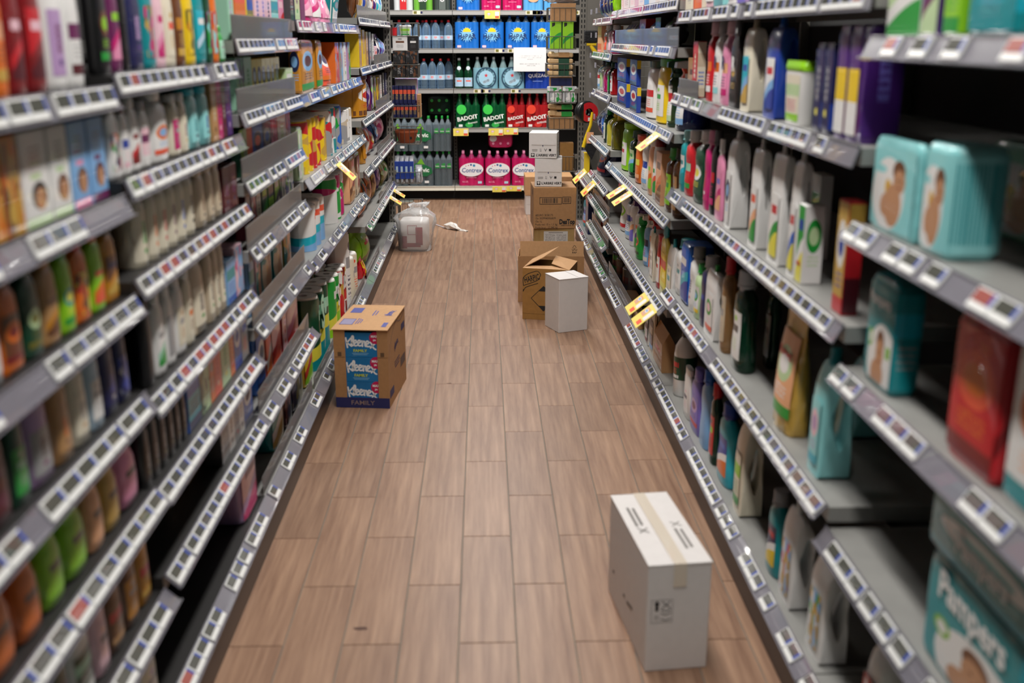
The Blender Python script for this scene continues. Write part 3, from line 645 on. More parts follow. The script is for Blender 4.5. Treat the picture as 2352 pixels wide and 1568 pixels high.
def build_products():
    rows = {}
    for p in PROD: rows.setdefault(p['key'], []).append(p)
    for key, L in rows.items():
        L.sort(key=lambda p: (p['y'], p['z']))
        q0, q1 = SH[key][1]+.008, SH[key][2]-.008                 # goods stand side by side
        F = [p for p in L if not p['stack'] and not p['back']]
        tot = sum(p['W']+.001 for p in F)
        if tot > q1-q0:
            for p in F: p['W'] *= (q1-q0)/tot*.998
        e = q0
        for p in F: p['y'] = max(p['y'], e+p['W']/2); e = p['y']+p['W']/2+.001
        e = q1
        for p in reversed(F): p['y'] = min(p['y'], e-p['W']/2); e = p['y']-p['W']/2-.001
        for p in F:
            if p['kind'] in ('rb', 'ti', 'ae', 'tb') and p['D'] > p['W']: p['x'] += (p['W']-p['D'])/2*(-1 if p['side'] == 'L' else 1); p['D'] = p['W']
        for i, p in enumerate(L):
            nm, noun, cat, fn, dr, opt = KIND[p['kind']]; side, y0, y1, zs, tier, bay = SH[key]
            noun = p['kw'].pop('noun', noun); nm = p['kw'].pop('name', nm); cat = p['kw'].pop('cat', cat)
            lc = [q for q in (p['lab'] or ())[1:] if q in PAL and q != p['c']]
            if p['kind'] not in NOCAP: extra = f' with {p["cap"]} cap' if p['cap'] != p['c'] else (f' with {lc[0]} label' if lc else '')
            else: extra = f' with {lc[0]} print' if lc else ''
            where = f', {ORD[i]} along {TIER[tier]} shelf, {bay}' if len(L) > 1 else f', alone on {TIER[tier]} shelf, {bay}'
            lb = f'{p["c"]} {noun}{extra}{where}'
            if len(lb.split()) > 16: lb = f'{p["c"]} {noun}{where}'
            o = thing(nm, lb, cat, (p['x'], p['y'], p['z']), math.pi/2 if side == 'L' else -math.pi/2, f'goods on the {TIER[tier]} shelf, {bay}')
            if p['tilt']: o.rotation_euler = (0, p['tilt'] if False else 0, o.rotation_euler[2]); o.rotation_euler[1] = 0; o.rotation_euler[0] = p['tilt']
            kw = dict(opt); kw.update(p['kw'])
            if fn in (k_pack, k_box) and 'side' in kw: kw['near'] = -1 if side == 'L' else 1
            txt = kw.pop('txt', None)
            fn(o, p['W'], p['D'], p['H'], p['c'], p['cap'], p['lab'], **kw)
            if txt:
                s, size, tz, col = txt[:4]; bold = txt[4] if len(txt) > 4 else .03
                me = text_mesh(s, size*p['W'], bold); yy = -p['D']/2*(at_prof('pouch', tz)[1] if fn is k_pouch else 1)-.0055 if fn in (k_pack, k_pouch) else -p['D']/2-.0016
                obj('lettering', me, mat('ink_'+col.replace(' ', '_'), PAL[col], .4), o, (p['W']/(2*kw['nx']) if fn is k_rolls and kw['nx'] % 2 == 0 else 0, yy, p['H']*tz))
# ================================================================== goods on the left shelves
T = lambda a, b='grey', c='grey': ('text', a, b, c)
P = put
# --- first left bay
for u0, u1, c, cap, lab in ((-60,-5,'amber','orange',('bands','orange','gold','amber')),(0,33,'orange','amber',('bands','orange','peach','gold','brown')),(36,76,'dark red','dark red',('swoosh','dark red','red','maroon','pale pink')),(80,124,'dark red','maroon',('swoosh','red','dark red','maroon','pale pink')),(127,170,'white','white',('vtext','lilac','plum','purple')),(172,206,'white','white',('bands','white','plum','maroon','grey'))):
    P('L1a','sh',u0,u1,None,0,c,cap,lab,hh=.22)
for u0, u1, c, lab in ((-70,-30,'brown',('busy','brown','amber','orange')),(-25,18,'brown',('busy','brown','amber','orange','gold')),(20,62,'orange',('busy','brown','orange','amber','gold')),(64,126,'white',('portrait','white','pale green','peach','black')),(128,172,'white',('portrait','white','pale green','peach','brown')),(174,214,'sky blue',('portrait','sky blue','pink','peach','brown')),(216,252,'sky blue',('portrait','sky blue','plum','peach','maroon'))):
    P('L1b','bx',u0,u1,None,0,c,None,lab,hh=.15)
for u0, u1, c, cap, lab in ((-60,-20,'dark red','brown',T('maroon')),(-15,22,'grey','white',T('white')),(24,78,'orange','brown',('oval','brown','orange','dark red')),(80,122,'dark green','dark green',('oval','dark green','pale green','olive')),(124,164,'tan','amber',('swoosh','tan','amber','brown')),(166,198,'lime','green',('oval','lime','teal','lemon','green')),(200,236,'orange','red',('busy','orange','red','lemon','brown')),(240,270,'lime','orange',('swoosh','lime','orange','coral')),(274,304,'amber','black',('swoosh','brown','amber','gold','navy'))):
    P('L1c','sh',u0,u1,None,0,c,cap,lab,hh=.15)
for u0, u1, c, cap, lab in ((-70,-30,'maroon','brown',T('dark red')),(-25,22,'amber','brown',T('brown')),(24,76,'maroon','black',('text','maroon','dark red','plum')),(80,118,'dark green','green',T('green','mint')),(124,178,'lilac','white',('vtext','grey','dark grey','plum')),(183,220,'tan','amber',('vtext','tan','orange','brown')),(222,258,'cream','white',('vtext','cream','grey','tan')),(260,288,'pale blue','white',T('white')),(290,320,'navy','navy',('vtext','navy','royal blue','grey')),(322,346,'navy','grey',('busy','navy','grey','royal blue'))):
    P('L1d','sl',u0,u1,None,0,c,cap,lab,hh=.152)
for u0, u1, c, cap in ((-40,18,'amber','olive'),(24,90,'orange','coral'),(60,118,'orange','brown'),(98,152,'lime','lime'),(140,196,'lime','olive'),(178,216,'peach','amber'),(216,256,'gold','amber'),(238,288,'pink','magenta')):
    P('L1e','ge',u0,u1,None,0,c,cap,('text',c,'dark grey',c),hh=.165)
for u0, u1, c, cap, lab in ((120,150,'red','maroon',T('white')),(160,205,'dark green','black',T('dark grey')),(215,262,'white','dark green',('bands','dark green','mint','white')),(262,290,'pale pink','white',('text','pale pink','dark grey','peach')),(292,326,'brown','black',('bands','brown','red','tan')),(328,354,'amber','brown',('bands','amber','red','gold')),(360,388,'brown','black',T('amber'))):
    P('L1f','sl',u0,u1,None,0,c,cap,lab,hh=.165)
P('L1z','sl',352,392,None,0,'white','white',('text','cream','grey','lilac'),hh=.18)
# --- second left bay
for u0, u1, c, cap, lab in ((212,240,'black','black',('oval','black','brown','lime','green')),(244,272,'plum','plum',('swoosh','plum','magenta','pink','lime')),(276,292,'black','black',None),(294,333,'navy','navy',('vtext','navy','lilac','purple')),(336,362,'teal','teal',('busy','teal','gold','olive','magenta')),(366,387,'pale pink','pink',('swoosh','pale pink','pink','magenta')),(390,413,'cream','beige',('text','cream','coral','gold')),(415,434,'brown','black',('bands','brown','amber','gold')),(437,458,'yellow','amber',('busy','yellow','amber','olive')),(460,484,'teal','turquoise',('swoosh','turquoise','pale blue','teal','white')),(487,500,'dark green','green',('busy','green','aqua','plum')),(502,515,'orange','brown',('busy','aqua','orange','red'))):
    P('L2a','sh',u0,u1,None,0,c,cap,lab,hh=.22)
P('L2a','ge',518,532,None,0,'green','green',T('mint'),hh=.1)
for u0, u1, c, cap, lab, h in ((254,280,'white','white',('busy','white','green','red','navy'),.145),(284,304,'white','maroon',('bands','white','royal blue','pale pink'),.14),(306,330,'white','white',('swoosh','white','red','dark red'),.148),(332,356,'white','grey',('bands','pale pink','plum','white'),.138),(360,402,'white','white',('oval','white','orange','sky blue','coral'),.152),(405,422,'cream','white',T('magenta'),.138),(424,440,'cream','white',('vtext','cream','plum','gold'),.138)):
    P('L2b','sh',u0,u1,None,0,c,cap,lab,hh=h)
for u0, u1, c, cap, lab, h in ((444,468,'aqua','turquoise',('vtext','aqua','teal','navy'),.145),(472,492,'aqua','turquoise',('vtext','aqua','royal blue','navy'),.145)):
    P('L2b','sl',u0,u1,None,0,c,cap,lab,hh=h)
for u0, u1, c, lab in ((496,509,'tan',('vtext','tan','beige','brown')),(511,521,'magenta',('vtext','magenta','maroon','pale pink')),(522,531,'maroon',('vtext','maroon','grey','plum')),(533,545,'purple',('vtext','purple','plum','lilac'))):
    P('L2b','bx',u0,u1,None,0,c,None,lab,hh=.15)
for u0, u1, tc in ((328,352,'green'),(357,374,'orange'),(378,396,'red'),(400,416,'plum'),(420,436,'blue'),(440,456,'black')):
    P('L2c','ae',u0,u1,None,0,'cream','white',('vtext','cream',tc,tc),hh=.152)
for u0, u1 in ((463,482),(484,501),(503,519)): P('L2c','sl',u0,u1,None,0,'beige','beige',('vtext','beige','brown','dark grey'),hh=.145)
for u0, u1 in ((528,544),(548,562)): P('L2c','bx',u0,u1,None,0,'maroon',None,('vtext','maroon','plum','navy'),hh=.12)
for u0, u1, c, cap, lab in ((346,364,'black','black',None),(370,392,'white','white',('swoosh','white','mint','green','grey')),(394,412,'white','white',T('grey')),(416,436,'white','white',('text','cream','grey','tan')),(438,454,'cream','white',('text','cream','orange','brown'))):
    P('L2d','sh',u0,u1,None,0,c,cap,lab,hh=.185)
for u0, u1 in ((459,492),(494,508),(510,522),(524,536)): P('L2d','sl',u0,u1,None,0,'beige','beige',('vtext','cream','dark grey','green'),hh=.2)
P('L2d','bx',548,566,None,0,'sky blue',None,('bands','sky blue','teal','blue'),hh=.12)
P('L2d','bx',568,584,None,0,'pale pink',None,('busy','pale pink','magenta','sky blue'),hh=.14)
for u0, u1 in ((276,300),(303,326),(330,350),(354,372),(376,392),(396,412)): P('L2e','sl',u0,u1,None,0,'black','black',('vtext','black','grey','olive'),hh=.15)
for u0, u1, c, lab in ((434,464,'blue',('bands','turquoise','blue','navy')),(467,490,'dark green',('busy','dark green','olive','pale green')),(492,503,'brown',T('orange')),(505,521,'coral',('vtext','coral','red','peach')),(525,545,'pale green',('vtext','pale green','green','lemon')),(548,558,'orange',('vtext','orange','peach','coral')),(560,576,'grey',('text','grey','royal blue','coral')),(579,594,'blue',('oval','blue','white','royal blue'))):
    P('L2e','bx',u0,u1,None,0,c,None,lab,hh=.15)
P('L2f','bx',430,512,None,0,'tan',None,('text','tan','brown','brown'),hh=.035,back=.06,noun='flat cardboard tray')
P('L2f','bx',384,428,None,0,'kraft',None,('text','tan','brown','orange'),hh=.11,back=.08)
for u0, u1, c, lab in ((520,536,'dark grey',('text','grey','dark grey','black')),(538,552,'grey',('vtext','white','brown','grey')),(554,564,'navy',('vtext','grey','navy','red')),(566,576,'white',('vtext','white','grey','navy')),(579,598,'blue',('oval','blue','white','navy'))):
    P('L2f','bx',u0,u1,None,0,c,None,lab,hh=.14)
P('L2z','pk',572,604,None,0,'lilac',None,('swoosh','pale pink','lilac','magenta','plum'),hh=.2)
# --- third left bay
for u0, u1, c, lab in ((528,541,'mint',('vtext','mint','lilac','white')),(543,569,'orange',('tri','orange','coral','olive')),(571,586,'lemon',('bands','olive','royal blue','lemon')),(590,604,'pale pink',('vtext','pale pink','royal blue','pink')),(606,618,'pale pink',('vtext','pale pink','violet','pink')),(620,632,'lilac',('vtext','pale pink','navy','lilac')),(634,650,'aqua',('bands','aqua','teal','mint')),(652,664,'pink',('swoosh','pink','red','pale pink'))):
    P('L3a','bx',u0,u1,None,0,c,None,lab,hh=.16,back=.02)
for u0, u1, c, lab in ((548,566,'mint',('busy','mint','green','navy')),(568,586,'mint',('vtext','mint','green','navy'))): P('L3b','bx',u0,u1,None,0,c,None,lab,hh=.15,back=.02)
for i, (u0, u1, b) in enumerate(((588,599,'sky blue'),(601,611,'sky blue'),(613,623,'green'),(625,636,'green'),(638,646,'magenta'),(648,659,'magenta'))):
    P('L3b','bx',u0,u1,None,0,'yellow',None,('oval','lemon','navy','pale blue',b),hh=.142,back=.02)
P('L3b','bx',668,684,None,0,'pale green',None,('swoosh','pale green','sky blue','coral','white'),hh=.1)
for u0, u1, c, lab in ((562,570,'dark green',('busy','dark green','lime')),(572,580,'green',('vtext','pale green','dark green','olive')),(582,594,'orange',('busy','orange','coral')),(597,620,'blue',('oval','blue','navy','coral')),(622,640,'navy',('oval','navy','grey','blue')),(642,656,'pink',('busy','pink','plum','magenta')),(658,668,'lilac',('busy','pale pink','magenta','violet')),(671,688,'pale green',('vtext','white','pale green','grey'))):
    P('L3c','bx',u0,u1,None,0,c,None,lab,hh=.14,back=.02)
for u0, u1, c, lab in ((570,580,'maroon',('vtext','maroon','plum','dark red')),(582,592,'navy',('busy','navy','white','red')),(594,603,'white',('vtext','cream','navy','grey')),(606,618,'dark green',('swoosh','dark green','green','lime')),(620,632,'green',('bands','lime','navy','green')),(634,645,'navy',('swoosh','lime','navy','white')),(647,660,'dark grey',('busy','navy','green','white')),(662,680,'navy',('busy','royal blue','lime','white'))):
    P('L3d','bx',u0,u1,None,0,c,None,lab,hh=.145,back=.02)
for u0, u1, c, lab in ((578,590,'sky blue',('bands','sky blue','teal','red')),(592,604,'pale pink',('face','pale pink','teal','peach','plum')),(606,630,'teal',('face','teal','beige','peach','brown')),(632,654,'teal',('face','teal','beige','peach','plum')),(656,672,'gold',('busy','teal','gold','peach'))):
    P('L3e','pk',u0,u1,None,0,c,None,lab,hh=.19,back=.02)
for u0, u1, c, lab in ((596,614,'blue',('oval','blue','white','navy')),(616,628,'coral',('swoosh','coral','white','orange')),(630,650,'pale pink',('swoosh','pale pink','red','coral','white')),(652,662,'red',('vtext','pale pink','red','coral')),(664,690,'pink',('swoosh','pale pink','pink','red','white'))):
    P('L3f','pk',u0,u1,None,0,c,None,lab,hh=.22,back=.02)
for u0, u1, c, lab in ((630,656,'teal',('swoosh','teal','white','gold')),(658,672,'maroon',('busy','maroon','pale pink','navy')),(675,700,'navy',('busy','navy','grey','olive'))):
    P('L3z','pk',u0,u1,None,0,c,None,lab,hh=.21,back=.02)
# --- fourth left bay: kitchen paper and wipes
P('L4z','pk',704,722,None,0,'yellow',None,('swoosh','yellow','red','lime','navy'),hh=.21,back=.02)
for k, u0, u1, c, lab in (('bx',668,676,'dark grey',T('dark green')),('bx',678,690,'navy',('vtext','pale green','navy','green')),('bx',692,702,'plum',None),('po',706,724,'magenta',('swoosh','magenta','pink','pale pink')),('po',726,744,'pink',('swoosh','pink','magenta','white')),('po',746,764,'pink',('busy','pink','magenta','pale pink')),('tb',770,788,'teal',('oval','white','teal','grey'))):
    P('L4a',k,u0,u1,None,0,c,'white' if k == 'tb' else None,lab,hh=.18)
P('L4b','pk',693,724,666,92,'amber',None,('oval','amber','sky blue','maroon','green'),side=('oval','amber','navy','sky blue','amber'))
P('L4b','pk',730,744,None,92,'amber',None,('oval','amber','sky blue','maroon','green'))
P('L4b','po',748,768,None,95,'coral',None,('oval','coral','white','navy','orange'))
for u0, u1, c, lab in ((772,781,'orange',('busy','orange','sky blue','red')),(784,789,'grey',('busy','grey','orange','sky blue')),(792,797,'white',('vtext','white','magenta','green')),(801,806,'lilac',('busy','lilac','orange','green'))):
    P('L4b','bx',u0,u1,None,97,c,None,lab)
P('L4c','rl',706,742,692,268,'yellow',None,('busy','yellow','gold','yellow','red'),nx=2)
P('L4c','rl',745,757,None,266,'yellow',None,('busy','yellow','red','gold'),nx=1)
P('L4c','rl',760,778,None,247,'grey',None,('busy','grey','red','teal','white'),nx=2)
P('L4c','rl',781,790,None,240,'pale green',None,('busy','grey','green','blue'),nx=1)
P('L4c','rl',796,812,None,250,'grey',None,('busy','grey','beige','white'),nx=2)
P('L4c','pk',686,697,None,0,'pale green',None,('busy','white','mint','pale green'),hh=.2)
P('L4d','rl',722,752,684,457,'white',None,('swoosh','white','turquoise','sky blue','coral'),nx=2,ny=3)
P('L4d','rl',772,803,752,398,'white',None,('busy','white','white','magenta','green'),nx=2,w=.36)
P('L4d','pk',807,818,None,360,'peach',None,('swoosh','peach','brown','tan'))
P('L4d','pk',821,830,None,0,'beige',None,('busy','beige','brown'),hh=.24)
P('L4z','rl',734,764,690,662,'teal',None,('swoosh','dark green','lemon','teal','mint'),nx=2,ny=3,txt=('S•',.5,.68,'mint',.03))
P('L4z','rl',772,787,735,634,'green',None,('swoosh','green','lemon','lime','white'),nx=1,ny=3,txt=('S•',.6,.62,'white',.03))
P('L4z','rl',790,801,None,612,'red',None,('busy','red','gold','dark red','white'),nx=1,txt=('SP',.6,.72,'white',.03))
P('L4z','rl',804,811,None,532,'white',None,('text','white','grey','navy'),nx=1,nz=2)
P('L4z','rl',813,826,None,585,'white',None,('text','cream','grey','coral'),nx=2,nz=2)
# --- far left bay: pet food
for i, (u0, u1, c, lab) in enumerate(((822,828,'brown',('busy','brown','gold')),(830,836,'gold',('busy','gold','brown','white')),(838,844,'royal blue',('busy','royal blue','gold')),(846,852,'grey',('busy','grey','brown','white')),(854,860,'brown',('busy','white','brown','coral')),(862,867,'purple',('busy','purple','white','gold')),(869,875,'turquoise',('busy','turquoise','white')),(877,884,'aqua',('busy','aqua','blue','white')))):
    P('L6a','ba',u0,u1,None,0,c,None,lab,hh=.24,back=.02)
for k, u0, u1, c, lab, h in (('bx',826,832,'yellow',T('tan'),.22),('bx',834,840,'yellow',('tri','gold','tan','yellow'),.21),('bx',842,847,'gold',('vtext','tan','brown','yellow'),.2),('bx',849,854,'navy',('vtext','grey','navy','red'),.2),('bx',856,860,'grey',('vtext','white','dark grey','red'),.19),('bx',862,867,'pale pink',('text','pale pink','coral','navy'),.11),('ba',869,874,'navy',('busy','navy','white'),.18),('ba',876,881,'purple',('busy','purple','sky blue'),.19),('ba',883,890,'sky blue',('busy','violet','sky blue','white'),.18)):
    P('L6b',k,u0,u1,None,0,c,None,lab,hh=h,back=.01)
P('L6c','ti',806,824,None,211,'amber','maroon',('oval','amber','white','red','brown'),y=None) if False else None
P('L6c','ti',831,845,None,0,'amber','maroon',('oval','amber','white','red','brown'),hh=.24,noun='tall dog food tin')
for k, u0, u1, c, lab, h in (('ba',847,852,'purple',('busy','purple','lilac','white'),.22),('pk',854,859,'plum',('busy','purple','lime','white'),.22),('pk',861,866,'olive',('busy','gold','green','plum'),.21),('bx',868,872,'yellow',('busy','yellow','brown'),.19),('bx',874,878,'grey',('vtext','white','brown','grey'),.2),('bx',880,884,'black',('vtext','dark grey','white','navy'),.21),('bx',886,890,'navy',('vtext','navy','white','grey'),.2)):
    P('L6c',k,u0,u1,None,0,c,None,lab,hh=h,back=.01)
for k, u0, u1, c, lab, h in (('po',838,844,'amber',('vtext','amber','brown','white'),.22),('ba',846,853,'white',('busy','white','red','orange'),.23),('ba',855,862,'red',('oval','red','gold','white'),.18),('ba',864,871,'blue',('oval','navy','sky blue','white'),.22),('ba',875,886,'pink',('busy','pink','magenta','pale pink'),.25)):
    P('L6d',k,u0,u1,None,0,c,None,lab,hh=h,back=.015)
for k, u0, u1, c, lab, h in (('ba',840,847,'orange',('busy','orange','brown','black'),.25),('ba',849,858,'brown',('busy','tan','brown','orange'),.26),('ba',860,867,'tan',('busy','tan','brown','gold'),.26),('ba',869,877,'purple',('oval','purple','lilac','brown'),.26),('ba',880,886,'olive',('busy','olive','pale green','tan'),.21),('ba',888,894,'pale green',('busy','beige','green','olive'),.2)):
    P('L6e',k,u0,u1,None,0,c,None,lab,hh=h,back=.015)
P('L6z','ba',836,868,None,0,'lime',None,('swoosh','lime','olive','lime','red'),hh=.33,noun='big dog biscuit bag',w=.34)
P('L6z','po',829,834,None,0,'red',None,('busy','red','yellow'),hh=.12)
# ================================================================== goods on the right shelves (front label faces the aisle, flank faces the camera)
# --- first right bay: diapers
P('R1a','bx',2022,2100,2108,0,'white',None,('swoosh','pale green','white','green','lilac'),hh=.16,side=('swoosh','white','pale green','green'))
P('R1a','pk',2112,2150,2160,0,'purple',None,('swoosh','purple','plum','pale green','white'),hh=.16)
P('R1a','pk',2164,2200,2212,0,'lime',None,('bands','lime','lemon','green'),hh=.17,side=('tri','lime','lemon','lime'))
P('R1a','dp',2216,2330,2400,0,'teal',None,('oval','teal','white','turquoise','teal'),hh=.2,side=('oval','turquoise','white','aqua','teal'))
P('R1b','dp',1992,2092,2120,322,'aqua',None,('face','aqua','white','peach','brown'),hh=.218,e=5)
P('R1b','dp',2098,2170,2300,332,'aqua',None,('face','aqua','white','peach','brown'),hh=.218,side=('bars','aqua','teal'),e=5,seed=2)
P('R1b','dp',2240,2420,2500,336,'mint',None,('face','mint','white','peach','brown'),hh=.215,back=.2,e=5,seed=3)
P('R1c','dp',1980,2040,2104,640,'teal',None,('facelow','teal','white','peach','brown'),hh=.235,side=('bands','teal','turquoise','teal','grey'),txt=('Pampers',.22,.8,'white'))
P('R1c','dp',2166,2275,2330,735,'red',None,('oval','red','coral','orange','dark red'),hh=.232,side=('swoosh','red','dark red','red'),seed=1)
P('R1c','dp',2290,2480,2600,800,'white',None,('oval','white','orange','peach','teal'),hh=.21,seed=4)
P('R1d','dp',2110,2330,2352,0,'teal',None,('facelow','teal','white','peach','brown'),hh=.185,seed=5,e=6,txt=('Pampers',.2,.8,'white'),side=('bands','turquoise','teal','navy','aqua'))
P('R1d','dp',2120,2420,2500,0,'teal',None,('oval','teal','white','aqua','turquoise'),hh=.1,dz=.19,seed=6,e=5,txt=('Pampers',.12,.5,'white'))
for u0, u1 in ((1962,2000),(2018,2060),(2075,2130),(2150,2210)): P('R1z','jd',u0,u1,None,0,'white','white',('busy','white','dark green','red'),hh=.27)
# --- second right bay: laundry
for k, u0, u1, c, lab in (('bx',1571,1590,'red',T('cream')),('bx',1593,1612,'cream',T('coral')),('po',1616,1634,'pale pink',T('white','pink')),('bx',1638,1660,'aqua',T('teal')),('po',1664,1688,'white',('swoosh','white','magenta','pink')),('bx',1692,1712,'lilac',T('violet')),('bx',1720,1745,'sky blue',T('navy')),('po',1752,1780,'mint',T('green')),('bx',1790,1820,'cream',T('red')),('bx',1830,1865,'blue',T('white'))):
    P('R2a',k,u0,u1,None,0,c,None,lab,hh=.18)
P('R2b','bx',1560,1582,1594,0,'kraft',None,('text','tan','brown','kraft'),hh=.13,back=.02)
P('R2b','bx',1588,1598,1618,95,'red',None,('vtext','red','cream','dark red'),side=('bands','cream','beige','beige','blue'),hh=.185)
for u0, u1, c, cap, lab, t in ((1616,1628,'red','pale pink',('bands','red','orange','white'),50),(1631,1645,'white','grey',('bands','white','orange','aqua','navy'),48),(1648,1664,'pink','pale pink',('bands','pink','peach','magenta','navy'),46)):
    P('R2b','wa',u0,u1,None,t,c,cap,lab,txt=('R',.55,.5,'navy',.05) if c != 'red' else None)
P('R2b','wa',1668,1690,1700,44,'black','dark grey',('oval','black','dark grey','gold','black'),hh=.232,txt=('R',.45,.5,'white',.05))
P('R2b','jd',1698,1718,1756,40,'cream','beige',('swoosh','turquoise','sky blue','gold','royal blue'),hh=.238)
P('R2b','jd',1749,1778,1826,35,'royal blue','blue',('swoosh','white','sky blue','royal blue','red'),hh=.238)
P('R2b','tb',1792,1830,1872,140,'white','lime',('bands','white','lime','lime','pale green'),e=None) if False else P('R2b','tb',1792,1832,1876,140,'white','lime',('bands','cream','pale green','lime','magenta'))
for u0, u1, u2, c in ((1864,1882,1900,'navy'),(1884,1902,1925,'navy')): P('R2b','pk',u0,u1,u2,100,c,None,('vtext','navy','grey','lemon'),side=('tri','navy','navy','royal blue'))
for u0, u1, u2 in ((1912,1934,1950),(1938,1962,1985)): P('R2b','pk',u0,u1,u2,60,'purple',None,('tri','yellow','purple','white'),hh=.22,side=('tri','purple','purple','plum'))
P('R2b','pk',1964,1974,2060,60,'purple',None,None,hh=.22,side=('vtext','purple','violet','purple'))
P('R2c','wa',1553,1564,None,300,'teal','aqua',('swoosh','white','turquoise','teal'),hh=.24)
P('R2c','wa',1566,1580,None,300,'red','white',('bands','red','mint','green','coral'),hh=.245)
P('R2c','wa',1583,1606,None,300,'dark green','white',('oval','dark green','white','lemon','dark green'),hh=.25)
P('R2c','wa',1609,1622,None,300,'magenta','pink',('vtext','magenta','red','white'),hh=.24)
P('R2c','wa',1624,1634,None,300,'black','dark grey',('bands','black','red','magenta'),hh=.25)
P('R2c','wa',1637,1652,1662,320,'pink','white',('swoosh','pink','magenta','peach','violet'),hh=.235)
for (u0, u1, u2, a, vt) in ((1661,1676,1716,('oval','white','navy','sky blue','white'),300),(1716,1736,1762,('swoosh','white','peach','green','coral'),320),(1759,1786,1814,('swoosh','white','green','lemon','red'),330),(1804,1822,1852,('swoosh','white','blue','lemon','red'),345)):
    P('R2c','jd',u0,u1,u2,vt,'white','white',a,hh=.265,lt=(.06,.6),txt=('ARIEL',.26,.34,'red') if u0 > 1700 else None)
P('R2c','bx',1824,1838,1884,470,'white',None,('swoosh','green','white','lemon','royal blue'),side=('oval','white','green','pale green','white'),hh=.2,txt=('ARIEL',.28,.25,'red'))
P('R2c','bx',1850,1872,1900,400,'white',None,('bands','white','green','pale green','red'),hh=.24,back=.12)
P('R2c','bx',1908,1930,1968,461,'red',None,('oval','gold','white','royal blue','red'),side=('tri','red','gold','maroon'),hh=.205)
P('R2d','wa',1532,1546,None,550,'white','teal',('text','white','teal','grey'),hh=.235)
P('R2d','pk',1550,1566,None,550,'blue',None,('swoosh','blue','turquoise','royal blue','white'),hh=.24)
P('R2d','wa',1568,1580,None,560,'white','grey',('vtext','white','navy','red'),hh=.26)
P('R2d','wa',1582,1594,None,600,'pale green','green',('oval','white','green','sky blue','yellow'),hh=.25)
P('R2d','wa',1597,1612,None,585,'navy','silver',('text','navy','royal blue','navy'),hh=.28)
P('R2d','jd',1606,1628,1656,600,'white','green',('oval','white','green','pale pink','coral'),hh=.285,cs='flat')
P('R2d','wc',1646,1658,1692,590,'tan','red',T('beige'),hh=.30)
P('R2d','wc',1670,1694,1742,622,'dark green','silver',('text','white','dark grey','pale green','lime'),hh=.29)
P('R2d','wc',1746,1762,1792,640,'dark green','black',('text','grey','dark grey','green'),hh=.28,back=.1)
P('R2d','po',1764,1806,1868,720,'gold',None,('oval','peach','pale green','white','green'),hh=.25,txt=('Rainett',.2,.66,'red'))
P('R2d','ju',1850,1878,1952,799,'aqua','teal',('oval','aqua','pale pink','lilac','turquoise'),hh=.30)
P('R2d','ju',1932,1956,2030,799,'aqua','teal',('oval','aqua','pale blue','aqua','turquoise'),hh=.30,back=.16)
P('R4z','bx',1436,1452,1480,0,'kraft',None,('text','tan','brown','kraft'),hh=.07,noun='open cardboard tray')
P('R4z','sp',1466,1478,None,690,'lime','white',('busy','lime','lemon','red','white'),hh=.27)
P('R4z','jd',1480,1488,None,690,'white','white',('bands','white','brown','dark red'),hh=.27)
P('R4z','jd',1491,1502,1512,690,'beige','grey',('bands','brown','beige','sky blue'),hh=.27)
P('R4z','ho',1500,1520,1548,750,'kraft',None,('text','kraft','red','brown'),hh=.2)
P('R2z','rb',1526,1550,None,745,'white','black',('bands','dark green','red','white','coral'),hh=.29,lx=.7,lt=(.26,.54),w=.088,band='dark green')
P('R2z','sl',1568,1582,1598,850,'white','white',('text','white','navy','pale pink'),hh=.29)
P('R2z','wa',1580,1602,1628,850,'violet','violet',('oval','violet','lilac','plum','red'),hh=.295)
P('R2z','wa',1600,1616,1648,850,'sky blue','blue',None,hh=.30)
P('R2z','wc',1622,1634,1660,880,'dark green','red',('text','red','lime','dark green'),hh=.27)
P('R2z','wa',1638,1664,1704,927,'turquoise','royal blue',('swoosh','royal blue','white','orange','blue'),hh=.30)
P('R2z','ju',1680,1698,1750,950,'cream','cream',('bands','cream','lime','green'),hh=.315)
P('R2z','wa',1750,1774,1818,1126,'teal','grey',('swoosh','navy','white','yellow','red'),hh=.31)
P('R2z','ju',1784,1812,1868,1149,'white','white',('busy','white','magenta','sky blue','gold'),hh=.30)
P('R2z','ju',1846,1880,1944,1261,'white','white',('busy','white','green','sky blue','gold'),hh=.30)
# --- third right bay: cleaning products
for u0, u1, c in ((1419,1424,'coral'),(1426,1440,'grey'),(1446,1458,'pale pink'),(1466,1480,'sky blue'),(1490,1506,'white'),(1515,1535,'red')): P('R4a','bx',u0,u1,None,0,c,None,T('white','grey',c),hh=.15,back=.02)
for k, u0, u1, c, lab in (('po',1420,1431,'silver',('busy','silver','pale pink','sky blue')),('po',1434,1445,'silver',('busy','silver','violet','white')),('po',1448,1460,'silver',('busy','silver','magenta','blue')),('bx',1468,1482,'red',('oval','red','white','grey')),('ba',1486,1500,'blue',('swoosh','blue','navy','white')),('bx',1504,1516,'black',T('green')),('ba',1520,1536,'dark grey',('busy','white','green','navy'))):
    P('R4b',k,u0,u1,None,0,c,None,lab,hh=.12,back=.02)
for dz in (0, .125):
    for u0, u1 in ((1417,1438),(1446,1462)): P('R4c','bx',u0,u1,u1+8,0,'royal blue',None,('oval','royal blue','white','red','navy'),hh=.122,dz=dz,side=('tri','royal blue','yellow','royal blue'))
P('R4c','sl',1476,1494,None,140,'white','dark green',('bands','white','red','coral'),hh=.265)
P('R4c','sl',1499,1518,None,135,'yellow','green',('text','white','green','lime'),hh=.27)
P('R4c','sc',1521,1530,None,140,'dark green','dark green',('bands','white','red','pale green'),hh=.25)
P('R4c','sc',1534,1550,None,140,'navy','white',('bands','white','red','sky blue'),hh=.26,trig='coral')
